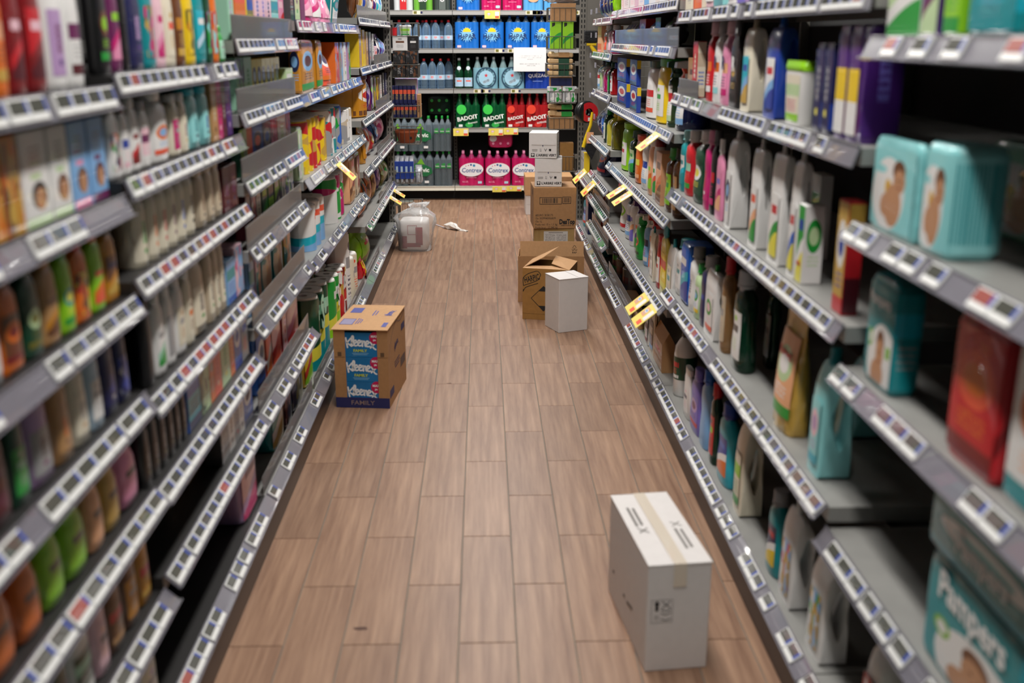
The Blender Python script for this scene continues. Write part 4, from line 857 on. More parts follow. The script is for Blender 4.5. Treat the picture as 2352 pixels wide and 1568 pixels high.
P('R4d','sl',1422,1434,None,282,'lime','lime',('text','white','red','lime'),hh=.26)
P('R4d','wc',1438,1450,None,300,'dark green','dark green',('swoosh','pale green','sky blue','green'),hh=.25)
P('R4d','sl',1454,1464,None,310,'orange','coral',('bands','orange','lemon','peach'),hh=.26)
P('R4d','wa',1467,1480,None,305,'white','dark green',('bands','white','royal blue','sky blue'),hh=.25)
P('R4d','sl',1483,1492,None,320,'peach','white',('swoosh','peach','orange','lime'),hh=.25)
P('R4d','sl',1494,1502,None,320,'white','dark red',('swoosh','white','coral','green'),hh=.25)
P('R4d','bx',1504,1516,None,350,'peach',None,('swoosh','peach','orange','brown'),hh=.24,noun='scrubbing brush pack')
P('R4d','wc',1520,1534,None,340,'brown','green',('text','lime','green','brown'),hh=.27)
P('R4d','wc',1537,1548,None,340,'brown','black',T('tan'),hh=.26)
for k, u0, u1, c, cap, lab, h in (('sp',1411,1421,'white','coral',('oval','white','lime','white','red'),.27),('sp',1424,1433,'white','navy',('bands','white','royal blue','sky blue','royal blue'),.25),('sp',1436,1443,'white','black',('swoosh','white','peach','violet'),.28),('sp',1446,1454,'white','purple',('swoosh','white','purple','green','coral'),.26),('wa',1456,1464,'green','green',('oval','green','coral','dark green'),.2),('sp',1467,1475,'sky blue','white',('bands','sky blue','navy','white','red'),.24),('sp',1478,1487,'white','red',('bands','orange','sky blue','coral','navy'),.27)):
    P('R4e',k,u0,u1,None,0,c,cap,lab,hh=h)
P('R4e','ju',1490,1499,1512,520,'cream','teal',T('white'),hh=.27)
P('R4e','sl',1503,1511,None,540,'red','red',('text','white','red','gold'),hh=.25)
P('R4e','wc',1516,1534,1548,520,'lemon','teal',('bands','yellow','red','lemon'),hh=.285)
P('R4e','ju',1535,1549,1566,549,'white','teal',('text','cream','teal','grey'),hh=.25)
for i, (u0, u1, c) in enumerate(((1398,1406,'navy'),(1410,1420,'black'),(1424,1434,'dark grey'))): P('R4z','ae',u0,u1,None,0,c,'black',('bands','green' if i == 0 else 'dark grey','maroon','royal blue'),hh=.2)
P('R4z','bx',1452,1470,1490,0,'kraft',None,T('tan','brown'),hh=.06,noun='low cardboard tray')
# --- far right bay
for u0, u1, c in ((1366,1374,'blue'),(1376,1384,'tan'),(1386,1394,'dark grey'),(1396,1402,'lime')): P('R6a','ba',u0,u1,None,0,c,None,('busy',c,'gold','navy'),hh=.18)
P('R6b','bx',1372,1381,None,0,'peach',None,('tri','peach','coral','coral'),hh=.21); P('R6b','wc',1384,1390,None,0,'white','white',T('coral'),hh=.19); P('R6b','wc',1393,1399,None,0,'pale pink','dark grey',T('pale pink'),hh=.19); P('R6b','wc',1401,1406,None,0,'magenta','white',T('pale pink'),hh=.2)
for u0, u1, c, cap, lab in ((1366,1371,'pale blue','black',('bands','white','red','sky blue')),(1373,1379,'white','dark green',('text','pale green','lime','green')),(1381,1391,'magenta','grey',None),(1393,1397,'dark green','dark green',T('green')),(1399,1404,'red','royal blue',('text','white','red','blue'))):
    P('R6c','oc',u0,u1,None,0,c,cap,lab,hh=.18)
for k, u0, u1, c, cap, lab in (('ba',1362,1372,'silver',None,('busy','silver','sky blue','navy')),('ba',1374,1380,'white',None,('busy','white','navy','blue')),('oc',1383,1387,'dark green','green',('text','white','lime','green')),('oc',1390,1398,'lemon','yellow',None),('oc',1401,1408,'olive','yellow',None)):
    P('R6d',k,u0,u1,None,0,c,cap,lab,hh=.2)
P('R6e','po',1366,1380,None,0,'navy',None,('oval','navy','coral','royal blue','red'),hh=.185,txt=('OASIS',.3,.6,'white'))
P('R6f','bx',1370,1386,None,0,'red',None,T('white'),hh=.1); P('R6f','bx',1389,1396,None,0,'white',None,('busy','white','red','navy'),hh=.11)
for u0, u1, c in ((1360,1368,'green'),(1372,1380,'coral'),(1384,1392,'silver')): P('R6g','bx',u0,u1,None,0,c,None,T('white'),hh=.12)
for u0, u1 in ((1353,1362),(1370,1378)): P('R6z','rb',u0,u1,None,0,'turquoise','black',('bands','turquoise','royal blue','grey'),hh=.14,w=.075)
P('R7z','wa',1336,1342,None,0,'turquoise','yellow',('bands','sky blue','royal blue','red'),hh=.25); P('R7z','bx',1344,1350,None,0,'navy',None,('tri','navy','red','navy'),hh=.3)
for i, u in enumerate((1326,1333,1340)): P('R7e','bx',u,u+1,None,0,('grey','navy','yellow')[i],None,T('white'),hh=.15,w=.07)
build_products()
# ================================================================== boxes on the floor of the aisle
KRAFT = mat('kraft_board', 'a67c52', .75, bump=.06, var=.06, vs=60); KRAFTL = mat('kraft_board_light', 'bf9468', .75, bump=.06, var=.05, vs=60)
KRAFTD = mat('kraft_board_brown', '9a7038', .72, bump=.08, var=.08, vs=40)
WBOARD = mat('white_board', 'd9d5d3', .65, bump=.05, var=.02, vs=40)
INK = mat('black_ink', '1a1818', .7); INKN = mat('navy_ink', '23275c', .6); INKB = mat('blue_print_ink', '4b5096', .6); INKG = mat('grey_ink', '77736f', .7)
TAPE = mat('packing_tape', 'd6cbbb', .3, coat=.4)
def pr(parent, me, m, x, y, z, face='front', rot=0, name='print'):
    """lay flat print on a face of its parent: front -y, left -x, right +x, top +z"""
    o = obj(name, me, m, parent)
    B = {'front': Matrix.Identity(3), 'left': Matrix.Rotation(-math.pi/2, 3, 'Z'), 'right': Matrix.Rotation(math.pi/2, 3, 'Z'), 'top': Matrix.Rotation(-math.pi/2, 3, 'X')}[face]
    R = B @ Matrix.Rotation(-rot, 3, 'Y')
    o.matrix_local = Matrix.Translation((x, y, z)) @ R.to_4x4(); return o
def lines_mesh(ws, h, gap, align=0):
    mb = MB(); z = 0
    for wd in ws: x0 = -wd/2 if align == 0 else 0; mb.add([(x0, 0, z), (x0+wd, 0, z), (x0+wd, 0, z+h), (x0, 0, z+h)], [(0, 1, 2, 3)]); z -= gap
    return mb.mesh('print')
def frame_mesh(w, h, t):
    mb = MB()
    for x0, x1, z0, z1 in ((-w/2, w/2, -h/2, -h/2+t), (-w/2, w/2, h/2-t, h/2), (-w/2, -w/2+t, -h/2+t, h/2-t), (w/2-t, w/2, -h/2+t, h/2-t)): mb.add([(x0, 0, z0), (x1, 0, z0), (x1, 0, z1), (x0, 0, z1)], [(0, 1, 2, 3)])
    return mb.mesh('print')
# --- tissue case
kw_, kd, kh = .228, .40, .345; rz = math.radians(-6.0)
fx, fy = on_z(773, 935, 0)[:2]
def place(fx, fy, w, d, rz): c, s = math.cos(rz), math.sin(rz); return (fx+c*w/2-s*d/2, fy+s*w/2+c*d/2, .0005)
kb = thing('tissue_case', 'kraft cardboard tissue case with a front window showing blue tissue boxes', 'box', place(fx, fy, kw_, kd, rz), rz)
mb = MB(); t = .004
mb.box(-kw_/2, -kw_/2+t, -kd/2+t, kd/2, 0, kh-t); mb.box(kw_/2-t, kw_/2, -kd/2+t, kd/2, 0, kh-t); mb.box(-kw_/2+t, kw_/2-t, kd/2-t, kd/2, 0, kh-t); mb.box(-kw_/2+t, kw_/2-t, -kd/2+t, kd/2-t, 0, t)
obj('case_walls', mb.mesh('case_walls'), KRAFT, kb)
mb = MB(); xw0, xw1 = -kw_/2+.048, kw_/2-.045
mb.box(-kw_/2, xw0, -kd/2, -kd/2+t, .045, kh-t); mb.box(xw1, kw_/2, -kd/2, -kd/2+t, .045, kh-t); obj('front_wall', mb.mesh('front_wall'), KRAFT, kb)
band = obj('bottom_band', MB().box(-kw_/2, kw_/2, -kd/2, -kd/2+t, 0, .045).mesh('bottom_band'), INKN, kb)
pr(band, text_mesh('FAMILY', .027, .012, 0, 1.15), mat('tan_ink', '8a7674', .6), 0, -kd/2-.0006, .022, name='lettering')
lid = obj('lid', MB().box(-kw_/2-.006, kw_/2+.003, -kd/2-.012, kd/2+.002, kh-t, kh, b=.001).mesh('lid'), KRAFTL, kb)
pr(lid, quad_mesh(.05, .085), INKB, -.075, .10, kh+.0006, 'top', 0)
pr(lid, quad_mesh(.05, .085), mat('grey_print_ink', '8f89a6', .6), -.075, -.09, kh+.0006, 'top', 0); pr(lid, frame_mesh(.056, .095, .003), INKB, -.075, -.09, kh+.0008, 'top')
pr(lid, lines_mesh((.09, .08, .06), .004, .009), INKB, -.035, -.08, kh+.0006, 'top', math.pi/2); pr(lid, lines_mesh((.09, .07), .005, .012), INKB, .01, .06, kh+.0006, 'top', math.pi/2)
KLE = []
for L in ([(.03,.33),(.05,.17),(.075,.0)], [(.2,.3),(.1,.2),(.068,.16),(.12,.11),(.21,.03)], [(.2,.1),(.275,.25),(.275,.36),(.235,.35),(.215,.2),(.235,.06),(.29,.06)]): KLE.append(L)
for x in (.29, .42, .69): KLE.append([(x, .12),(x+.075,.15),(x+.07,.22),(x+.02,.21),(x,.12),(x+.04,.04),(x+.12,.06)])
KLE += [[(.555,.21),(.565,.12),(.57,.03)], [(.57,.12),(.61,.2),(.65,.18),(.655,.06),(.69,.04)], [(.82,.2),(.87,.15),(.93,.03),(1.0,.0)], [(.98,.19),(.9,.1),(.83,.01)]]
def kleenex(w): return stroke_mesh([[((x-.5)*w, (z-.16-.22*(x-.42)**2)*w) for x, z in L] for L in KLE], .052*w)
KM = kleenex(.128); KM2 = kleenex(.09)
pr(lid, KM2, INKB, .075, .06, kh+.0006, 'top', math.pi/2, 'lettering'); pr(lid, quad_mesh(.07, .02), INKB, .09, -.13, kh+.0006, 'top', math.pi/2)
for zz in (.235,): pr(kb, KM2, INKN, kw_/2+.0007, -.02, zz, 'right', .3, 'lettering')
pr(kb, quad_mesh(.09, .035), INKN, kw_/2+.0007, -.14, .055, 'right'); pr(kb, lines_mesh((.12, .12, .1), .004, .012), INKN, kw_/2+.0007, -.01, .16, 'right'); pr(kb, quad_mesh(.11, .04), mat('dull_ink', '5b4a45', .7), kw_/2+.0007, .12, .12, 'right'); pr(kb, quad_mesh(.08, .03), INKN, kw_/2+.0007, .14, .27, 'right')
pr(kb, stroke_mesh([[(-.19, .0), (-.12, .08), (-.02, .12), (.08, .1), (.19, .12)]], .002), INKN, kw_/2+.0007, 0, .21, 'right')
for x in (-.09, .09): pr(kb, quad_mesh(.016, .018), mat('brown_ink', '5f4630', .7), x, -kd/2-.0007, .235); pr(kb, quad_mesh(.04, .0015), mat('brown_ink', '5f4630', .7), x, -kd/2-.0007, .222)
for i in range(3):
    zt = .0055 + i*.1075 if i else .0055
    c, s = math.cos(rz), math.sin(rz); lx, ly = 0, -kd/2+.0055+.055
    tb = thing('tissue_box', f'blue tissue box with white script lettering, {("lowest", "middle", "topmost")[i]} of three in the case window', 'tissue box', (kb.location.x+c*lx-s*ly, kb.location.y+s*lx+c*ly, .0005+zt), rz, 'tissue boxes in the case window')
    hb = .1065
    obj('carton', MB().box(-.105, .105, -.055, .055, 0, hb, b=.001).mesh('carton'), mat('tissue_blue', '0f6ea8', .4, coat=.2, var=.12, vs=12), tb)
    if True:
        pr(tb, KM, mat('white_ink', 'e9ecee', .5), -.002, -.0557, hb*.62, name='lettering')
        if i: pr(tb, text_mesh('FAMILY', .016, .03, 0, 1.1), mat('lime_ink', 'c5d22a', .5), -.004, -.0557, hb*.27, name='lettering'); pr(tb, lines_mesh((.07, .06), .003, .0055), mat('pale_blue_ink', '6fa9d2', .5), -.004, -.0557, hb*.15)
        bd = pr(tb, disc_mesh(.026, .026), mat('magenta_ink', 'bd1450', .5), .062, -.0558, hb*.93 if False else hb*.80, name='badge')
        pr(tb, text_mesh('MAX', .014, .04), mat('white_ink', 'e9ecee', .5), .058, -.0562, hb*.86, name='lettering'); pr(tb, text_mesh('pa', .012, .04), mat('white_ink', 'e9ecee', .5), .058, -.0562, hb*.72, name='lettering')
# --- white carton close to the camera
w_, d_, h_ = .157, .402, .29; rz = math.radians(6.2); fx, fy = on_z(1480, 1543, 0)[:2]
o = thing('white_carton', 'white shipping carton sealed with beige tape, standing close to the camera', 'box', place(fx, fy, w_, d_, rz), rz)
obj('carton', MB().box(-w_/2, w_/2, -d_/2, d_/2, 0, h_-.003, b=.002).mesh('carton'), WBOARD, o)
mb = MB(); mb.box(-w_/2-.0005, -.0008, -d_/2-.001, d_/2+.001, h_-.003, h_); mb.box(.0008, w_/2+.0005, -d_/2-.0025, d_/2+.001, h_-.003, h_+.001); obj('top_flap', mb.mesh('top_flap'), WBOARD, o)
mb = MB(); mb.box(-.016, .016, -d_/2-.003, d_/2+.001, h_+.0012, h_+.0018); mb.box(-.016, .016, -d_/2-.0036, -d_/2-.003, h_-.06, h_+.0018); obj('tape', mb.mesh('tape'), TAPE, o)
yf = -d_/2-.0007
pr(o, frame_mesh(.054, .062, .0012), INKG, -.041, yf, .165)
pr(o, poly_mesh([(-.004,-.012),(.004,-.012),(.004,.006),(.008,.006),(0,.016),(-.008,.006),(-.004,.006)]), INK, -.054, yf, .178); pr(o, lines_mesh((.012, .012, .012), .0012, .005), INKG, -.054, yf, .153)
pr(o, stroke_mesh([[(-.01,.012),(.01,-.006)], [(.01,.012),(-.01,-.006)], [(-.012,-.01),(0,-.014),(.012,-.01)]], .002), INK, -.031, yf, .179); pr(o, stroke_mesh([[(-.012,.008),(0,.003),(.012,.008)], [(-.012,-.008),(0,-.013)], [(0,-.013),(.012,-.008)]], .0025), INKG, -.031, yf, .152)
for x, y in ((-.05, .03), (.042, -.045)):
    pr(o, lines_mesh((.11, .1), .007, .014), INKG, x, y+(.03 if x < 0 else -.03), h_+.0015, 'top', math.pi/2); pr(o, stroke_mesh([[(-.012,.012),(.012,-.012)], [(.012,.012),(-.012,-.012)]], .003), INKG, x+.006, y-(.05 if x < 0 else -.05), h_+.0016, 'top')
for y, z, wd in ((.14, .09, .02), (.02, .085, .018), (-.04, .09, .06)): pr(o, quad_mesh(wd, .009), INKG, -w_/2-.0007, y, z, 'left', .2)
# --- tall white carton
rz = math.radians(22); w_, d_ = .17, .17; fx, fy = on_z(1283, 765, 0)[:2]; h_ = z_at(642, fx, fy)
o = thing('tall_white_carton', 'tall plain white carton standing in front of the opened brown box', 'box', place(fx, fy, w_, d_, rz), rz)
obj('carton', MB().box(-w_/2, w_/2, -d_/2, d_/2, 0, h_-.003, b=.0018).mesh('carton'), WBOARD, o)
obj('top_flap', MB().box(-w_/2-.001, .03, -d_/2-.002, d_/2+.001, h_-.003, h_).mesh('top_flap'), WBOARD, o); obj('top_flap', MB().box(.032, w_/2+.001, -d_/2-.001, d_/2+.001, h_-.003, h_+.0008).mesh('top_flap'), WBOARD, o)
# --- opened brown box with lettering
rz = math.radians(-15); w_, d_ = .26, .25; fx, fy = on_z(1200, 732, 0)[:2]; h_ = z_at(615, fx, fy)
o = thing('opened_brown_box', 'opened brown carton with black lettering and arrow diamond, flaps ajar', 'box', place(fx, fy, w_, d_, rz), rz)
t = .004; mb = MB(); mb.box(-w_/2, w_/2, -d_/2, -d_/2+t, 0, h_); mb.box(-w_/2, w_/2, d_/2-t, d_/2, 0, h_); mb.box(-w_/2, -w_/2+t, -d_/2+t, d_/2-t, 0, h_); mb.box(w_/2-t, w_/2, -d_/2+t, d_/2-t, 0, h_); mb.box(-w_/2+t, w_/2-t, -d_/2+t, d_/2-t, 0, t)
obj('carton', mb.mesh('carton'), KRAFTD, o)
obj('contents', MB().box(-w_/2+.02, w_/2-.02, -d_/2+.02, d_/2-.02, .01, h_-.06, b=.01).mesh('contents'), mat('dark_red_contents', '3a0a10', .5), o)
def flap(parent, name, pts, m, th=.003):
    V = [Vector(p) for p in pts]; nrm = (V[1]-V[0]).cross(V[2]-V[0]).normalized()*th; n = len(V)
    return obj(name, mesh(name, V+[v-nrm for v in V], [tuple(range(n)), tuple(range(2*n-1, n-1, -1))]+[(i+n, (i+1) % n+n, (i+1) % n, i) for i in range(n)]), m, parent)
flap(o, 'flap', [(-w_/2, -d_/2, h_), (w_/2, -d_/2, h_), (w_/2-.03, -d_/2+.07, h_+.006), (-w_/2+.02, -d_/2+.05, h_+.004)], KRAFTL)
flap(o, 'flap', [(-w_/2, d_/2, h_), (-w_/2, -d_/2+.02, h_), (-w_/2+.10, -d_/2+.07, h_+.05), (-w_/2+.16, d_/2-.03, h_+.085)], KRAFTL)
flap(o, 'flap', [(w_/2, -d_/2, h_), (w_/2, d_/2, h_), (w_/2-.12, d_/2-.02, h_+.03), (w_/2-.11, -d_/2+.06, h_+.02)], KRAFTL)
pr(o, text_mesh('HARPIC', .046, .02, 0, .56), INK, -.078, -d_/2-.0007, h_*.80, rot=.28, name='lettering')
pr(o, stroke_mesh([[(-.047,-.036),(-.047,.006),(-.02,.03)], [(-.02,.03),(.03,.046),(.05,.026)], [(.05,.026),(.034,-.004)], [(.034,-.004),(0,-.02),(-.047,-.038)], [(-.048,-.07),(-.034,-.048),(0,-.034),(.034,-.022)], [(-.047,-.06),(-.048,-.07)]], .0035), INK, -.078, -d_/2-.0007, h_*.79)
q = .07
for sg in (1, -1): pr(o, poly_mesh([(0, sg*q), (-.03, sg*.041), (.03, sg*.041)][::(1 if sg > 0 else -1)]), INK, -.012, -d_/2-.0007, h_*.42)
pr(o, stroke_mesh([[(0, q), (-q*.99, 0)], [(-q*.99, 0), (0, -q)], [(0, -q), (q*.8, -.02)], [(q*.8, .02), (0, q)]], .003), INK, -.012, -d_/2-.0009, h_*.42)
pr(o, quad_mesh(w_*.98, .0018), mat('crease', '7b5a2c', .8), 0, -d_/2-.0006, .033)
# --- wide box with raised flap
fx, fy = on_z(1190, 695, 0)[:2]; w_, d_ = .385, .22; rz = math.radians(-3); h_ = z_at(590, fx, fy)
o = thing('wide_kraft_box', 'wide kraft box with its front flap raised and a recycling mark, behind the opened box', 'box', place(fx, fy+.02, w_, d_, rz), rz)
mb = MB(); mb.box(-w_/2, w_/2, -d_/2, -d_/2+t, 0, h_); mb.box(-w_/2, w_/2, d_/2-t, d_/2, 0, h_); mb.box(-w_/2, -w_/2+t, -d_/2+t, d_/2-t, 0, h_); mb.box(w_/2-t, w_/2, -d_/2+t, d_/2-t, 0, h_); mb.box(-w_/2+t, w_/2-t, -d_/2+t, d_/2-t, 0, t)
obj('carton', mb.mesh('carton'), KRAFT, o)
fh = .088; f_ = obj('front_flap', MB().box(-w_/2+.012, w_/2-.004, -.0015, .0015, 0, fh).mesh('front_flap'), KRAFTL, o, (0, -d_/2+.002, h_), (-.12, 0, 0))
tr = [(.0, .016), (-.014, -.008), (.014, -.008)]
pr(f_, stroke_mesh([[(-.003, .017), (-.011, .002)], [(-.014, -.004), (-.012, -.01), (-.002, -.01)], [(.004, -.01), (.013, -.01), (.015, -.004)], [(.011, .003), (.003, .017), (-.003, .017)]], .0022), INK, .135, -.0022, .046); pr(f_, text_mesh('20', .012, .01), INK, .135, -.0022, .043, name='lettering'); pr(f_, text_mesh('PAP', .016, .01), INK, .135, -.0022, .022, name='lettering')
flap(o, 'side_flap', [(w_/2, -d_/2+.01, h_), (w_/2, d_/2-.01, h_), (w_/2-.07, d_/2-.02, h_-.012), (w_/2-.07, -d_/2+.02, h_-.012)], KRAFTL); flap(o, 'back_flap', [(w_/2, d_/2, h_), (-w_/2, d_/2, h_), (-w_/2+.01, d_/2+.06, h_-.05), (w_/2-.01, d_/2+.06, h_-.05)], KRAFTL)
# --- stack: label box, brown box, two small white boxes
YS = 6.52
xa, xb2 = x_at(1228, YS, .15), x_at(1319, YS, .15); zt1 = z_at(525, (xa+xb2)/2, YS); w_ = xb2-xa; rz = math.radians(-1.5)
o = thing('instruction_label_carton', 'kraft carton with a grey instruction sheet on its front, lowest of the stack', 'box', ((xa+xb2)/2, YS+.13, .0005), rz)
obj('carton', MB().box(-w_/2, w_/2, -.13, .13, 0, zt1-.001, b=.002).mesh('carton'), mat('kraft_board_yellow', 'a58753', .72, var=.06, vs=50), o)
for x in (-w_/2+.01, -w_/2+.025, -w_/2+.035): pr(o, quad_mesh(.0015, zt1*.96), mat('crease', '7b5a2c', .8), x, -.1307, zt1/2)
pr(o, quad_mesh(w_*.6, .155), art('sheet', 'c9c6c2', '77736f', rough=.5), .01, -.1307, zt1-.017-.0775, name='instruction_sheet')
xa, xb2 = x_at(1224, YS-.01, zt1+.1), x_at(1322, YS-.01, zt1+.1); w_ = xb2-xa; zt2 = z_at(430, (xa+xb2)/2, YS-.01); h_ = zt2-zt1-.0015
o = thing('barcode_carton', 'brown carton printed with barcodes, weights and a black brand name, mid-stack', 'box', ((xa+xb2)/2, YS-.01+.14, zt1+.001), math.radians(1.5))
obj('carton', MB().box(-w_/2, w_/2, -.14, .14, 0, h_, b=.003).mesh('carton'), KRAFT, o); yf = -.1407
pr(o, quad_mesh(w_*.41, .038), art('bars', 'a67c52', '1a1818', rough=.7), -w_*.11, yf, h_*.68, name='barcode'); pr(o, frame_mesh(w_*.52, .044, .003), INK, -w_*.10, yf-.0002, h_*.68)
pr(o, quad_mesh(w_*.16, .038), art('bars', 'a67c52', '1a1818', rough=.7), w_*.275, yf, h_*.69, name='barcode'); pr(o, frame_mesh(w_*.2, .044, .003), INK, w_*.275, yf-.0002, h_*.69)
def left_text(parent, s, size, x, z, yf, m, bold=.0, sx=1):
    me = text_mesh(s, size, bold, 0, sx); xs = [v.co.x for v in me.vertices]; return pr(parent, me, m, x-min(xs), yf, z, name='lettering')
for i, s in enumerate(('#EURO 3038175', '15x 3059940006839', '15x 1L', 'Poids net: 15 x 1,1 kg', 'Poids brut : 17,940 kg')): left_text(o, s, .0185, -w_/2+.012, h_*.33-i*.0195, yf, INK, .002, .86)
pr(o, text_mesh('DesTop', .042, .045, 0, .72), INK, w_*.29, yf, h_*.165, name='lettering'); pr(o, text_mesh('DÉBOUCHEUR', .010, .01), INK, w_*.27, yf, h_*.08, name='lettering')
pr(o, quad_mesh(.03, .035), INK, -w_/2-.0008, -.05, h_*.85, 'left'); pr(o, lines_mesh((.04, .03, .035, .03), .004, .012), INK, -w_/2-.0008, -.03, h_*.35, 'left')
z0 = zt2+.001
for i, (u0, u1, vt, lab) in enumerate(((1231, 1293, 364, 'lower small white carton with a green-tree logo, on the brown barcode carton'), (1220, 1284, 305, 'upper small white carton with a green-tree logo, topmost of the stack'))):
    yb_ = YS+.01; xa, xb2 = x_at(u0, yb_, z0+.08), x_at(u1, yb_, z0+.08); w_ = xb2-xa; h_ = z_at(vt, (xa+xb2)/2, yb_)-z0
    o = thing('small_white_carton', lab.replace('green-tree logo', 'black tree logo'), 'box', ((xa+xb2)/2, yb_+.10, z0), math.radians(-4-4*i), 'white cartons on the stack')
    obj('carton', MB().box(-w_/2, w_/2, -.10, .10, 0, h_-.001, b=.0015).mesh('carton'), WBOARD, o)
    yf = -.1007
    obj('front_flap', MB().box(-w_*.41, w_*.46, yf-.002, yf, h_*.53, h_*.985).mesh('front_flap'), WBOARD, o)
    pr(o, frame_mesh(w_*.86, h_*.36, .001), INKG, 0, yf, h_*.26) if False else None
    pr(o, quad_mesh(.005, .012), INKN, 0, yf-.0002, h_*.50)
    pr(o, text_mesh("L'ARBRE VERT", .0205, .03, 0, .98), INK, w_*.12, yf, h_*.12, name='lettering')
    pr(o, quad_mesh(.022, .022), INK, -w_*.36, yf, h_*.125, name='logo'); pr(o, disc_mesh(.008, .006), mat('white_board_ink', 'd9d5d3', .6), -w_*.36, yf-.0003, h_*.14); pr(o, quad_mesh(.003, .01), mat('white_board_ink', 'd9d5d3', .6), -w_*.36, yf-.0003, h_*.11)
    pr(o, lines_mesh((.034, .032), .003, .008), INKG, -w_*.29, yf, h_*.33)
    pr(o, stroke_mesh([[(-.005,-.008),(.005,-.008)], [(-.003,-.005),(-.003,.008)], [(.003,-.005),(.003,.008)]], .0015), INK, -w_*.08, yf, h_*.33); pr(o, stroke_mesh([[(-.006,.008),(-.005,.001),(0,-.001),(.005,.001),(.006,.008)], [(0,-.001),(0,-.009)]], .0025), INK, w_*.1, yf, h_*.33); pr(o, quad_mesh(.014, .014), INK, w_*.26, yf, h_*.33)
    pr(o, quad_mesh(.05, .09), INKG, w_/2+.0008, 0, h_*.45, 'right') if False else pr(o, lines_mesh((.08, .06, .07, .05), .004, .02), INKG, w_/2+.0008, .0, h_*.6, 'right')
    z0 += h_+.0015
# --- carton with kraft lid near the back shelf
xa = x_at(1208, 9.12, .2)
o = thing('lidded_carton', 'white carton with a kraft lid on the floor behind the stacked boxes', 'box', (xa+.2, 9.12+.15, .0005))
obj('carton', MB().box(-.2, .2, -.15, .15, 0, .29, b=.002).mesh('carton'), WBOARD, o); obj('lid', MB().box(-.207, .207, -.157, .157, .17, .335, b=.003).mesh('lid'), KRAFTL, o)
pr(o, quad_mesh(.39, .001), INKG, 0, -.1508, .09)
# ================================================================== plastic bag with paper packs, and the litter beside it
bx, by = on_z(951, 578, 0)[:2]
o = thing('paper_napkin_pack', 'white paper pack with red print lying inside the clear bag', 'paper pack', (bx, by+.13, .006), math.radians(-3))
obj('pack', body_mesh('soft', .205, .22, .215, 6, .001, 3), mat('napkin_wrap', 'f0ecea', .6, bump=.15, vs=25), o)
for x, z, w2, h2 in ((.045, .10, .05, .13), (-.062, .055, .035, .09), (0, .035, .11, .03)): pr(o, quad_mesh(w2, h2), mat('napkin_red', 'a23a47', .5), x, -.1125, z+.005)
pr(o, frame_mesh(.07, .07, .004), mat('napkin_red_line', 'b87880', .5), -.005, -.1128, .15)
rg = random.Random(5); R = []
for t, sx, sy, cx in ((0, .235, .26, 0), (.012, .245, .27, 0), (.08, .25, .275, .004), (.15, .26, .28, .006), (.20, .285, .29, .01), (.235, .30, .26, .0), (.262, .24, .2, 0), (.285, .15, .13, .012), (.30, .09, .085, .02), (.318, .13, .1, .025), (.335, .12, .06, .05)):
    R.append([(x+cx+rg.uniform(-.01, .01)*min(1, t*12), y+rg.uniform(-.01, .01)*min(1, t*12), t+rg.uniform(-.007, .007)*min(1, t*12)) for x, y, z in se(sx/2, sy/2, 4, 30)])
bag = tag(obj('plastic_bag', MB().loft(R).mesh('plastic_bag', True), clear('bag_film', 'f6f6f6', .18, .12), None, (bx+.005, by+.13, .001)), 'knotted clear plastic bag on the floor beside the left shelf end', 'bag')
a = on_z(998, 515, 0); b_ = on_z(1022, 524, 0); c_ = on_z(1074, 532, 0)
tag(obj('plastic_strap', mesh('plastic_strap', [(a.x, a.y-.012, .004), (b_.x, b_.y-.012, .006), (b_.x, b_.y+.012, .006), (a.x, a.y+.012, .004), (a.x, a.y-.012, .002), (b_.x, b_.y-.012, .003), (b_.x, b_.y+.012, .003), (a.x, a.y+.012, .002)], [(0,1,2,3),(7,6,5,4),(0,4,5,1),(2,6,7,3),(1,5,6,2),(3,7,4,0)]), mat('strap_plastic', 'c9c4cc', .4)), 'pale plastic strap trailing from the bag across the floor', 'strap')
R = []; n = 9
for i in range(n):
    f = i/(n-1); rad = .045*math.sin(math.pi*min(1, f*1.15+.12))*(1 if f < .6 else .5)+.006; p = b_.lerp(c_, f)
    R.append([(p.x+rg.uniform(-.01, .01), p.y+rad*math.cos(k*math.pi/4)+rg.uniform(-.012, .012), max(.002, .6*rad*(1+math.sin(k*math.pi/4))+rg.uniform(-.008, .008))) for k in range(8)])
tag(obj('crumpled_film', MB().loft(R).mesh('crumpled_film'), mat('white_film', 'e4e0da', .4, coat=.2)), 'crumpled white plastic film lying on the floor at the aisle end', 'litter')
for (u, v, s_) in ((1032, 880, .012), (826, 1443, .02)):
    p = on_z(u, v, 0); mb = MB(); mb.add([(p.x+s_*math.cos(k)*(.5+rg.random()), p.y+s_*.5*math.sin(k)*(.5+rg.random()), .0006) for k in (0, .8, 1.6, 2.4, 3.2, 4, 4.8, 5.6)], [tuple(range(8))]); q = obj('floor_stain', mb.mesh('floor_stain'), mat('stain', '4f2e1f', .6), fl)
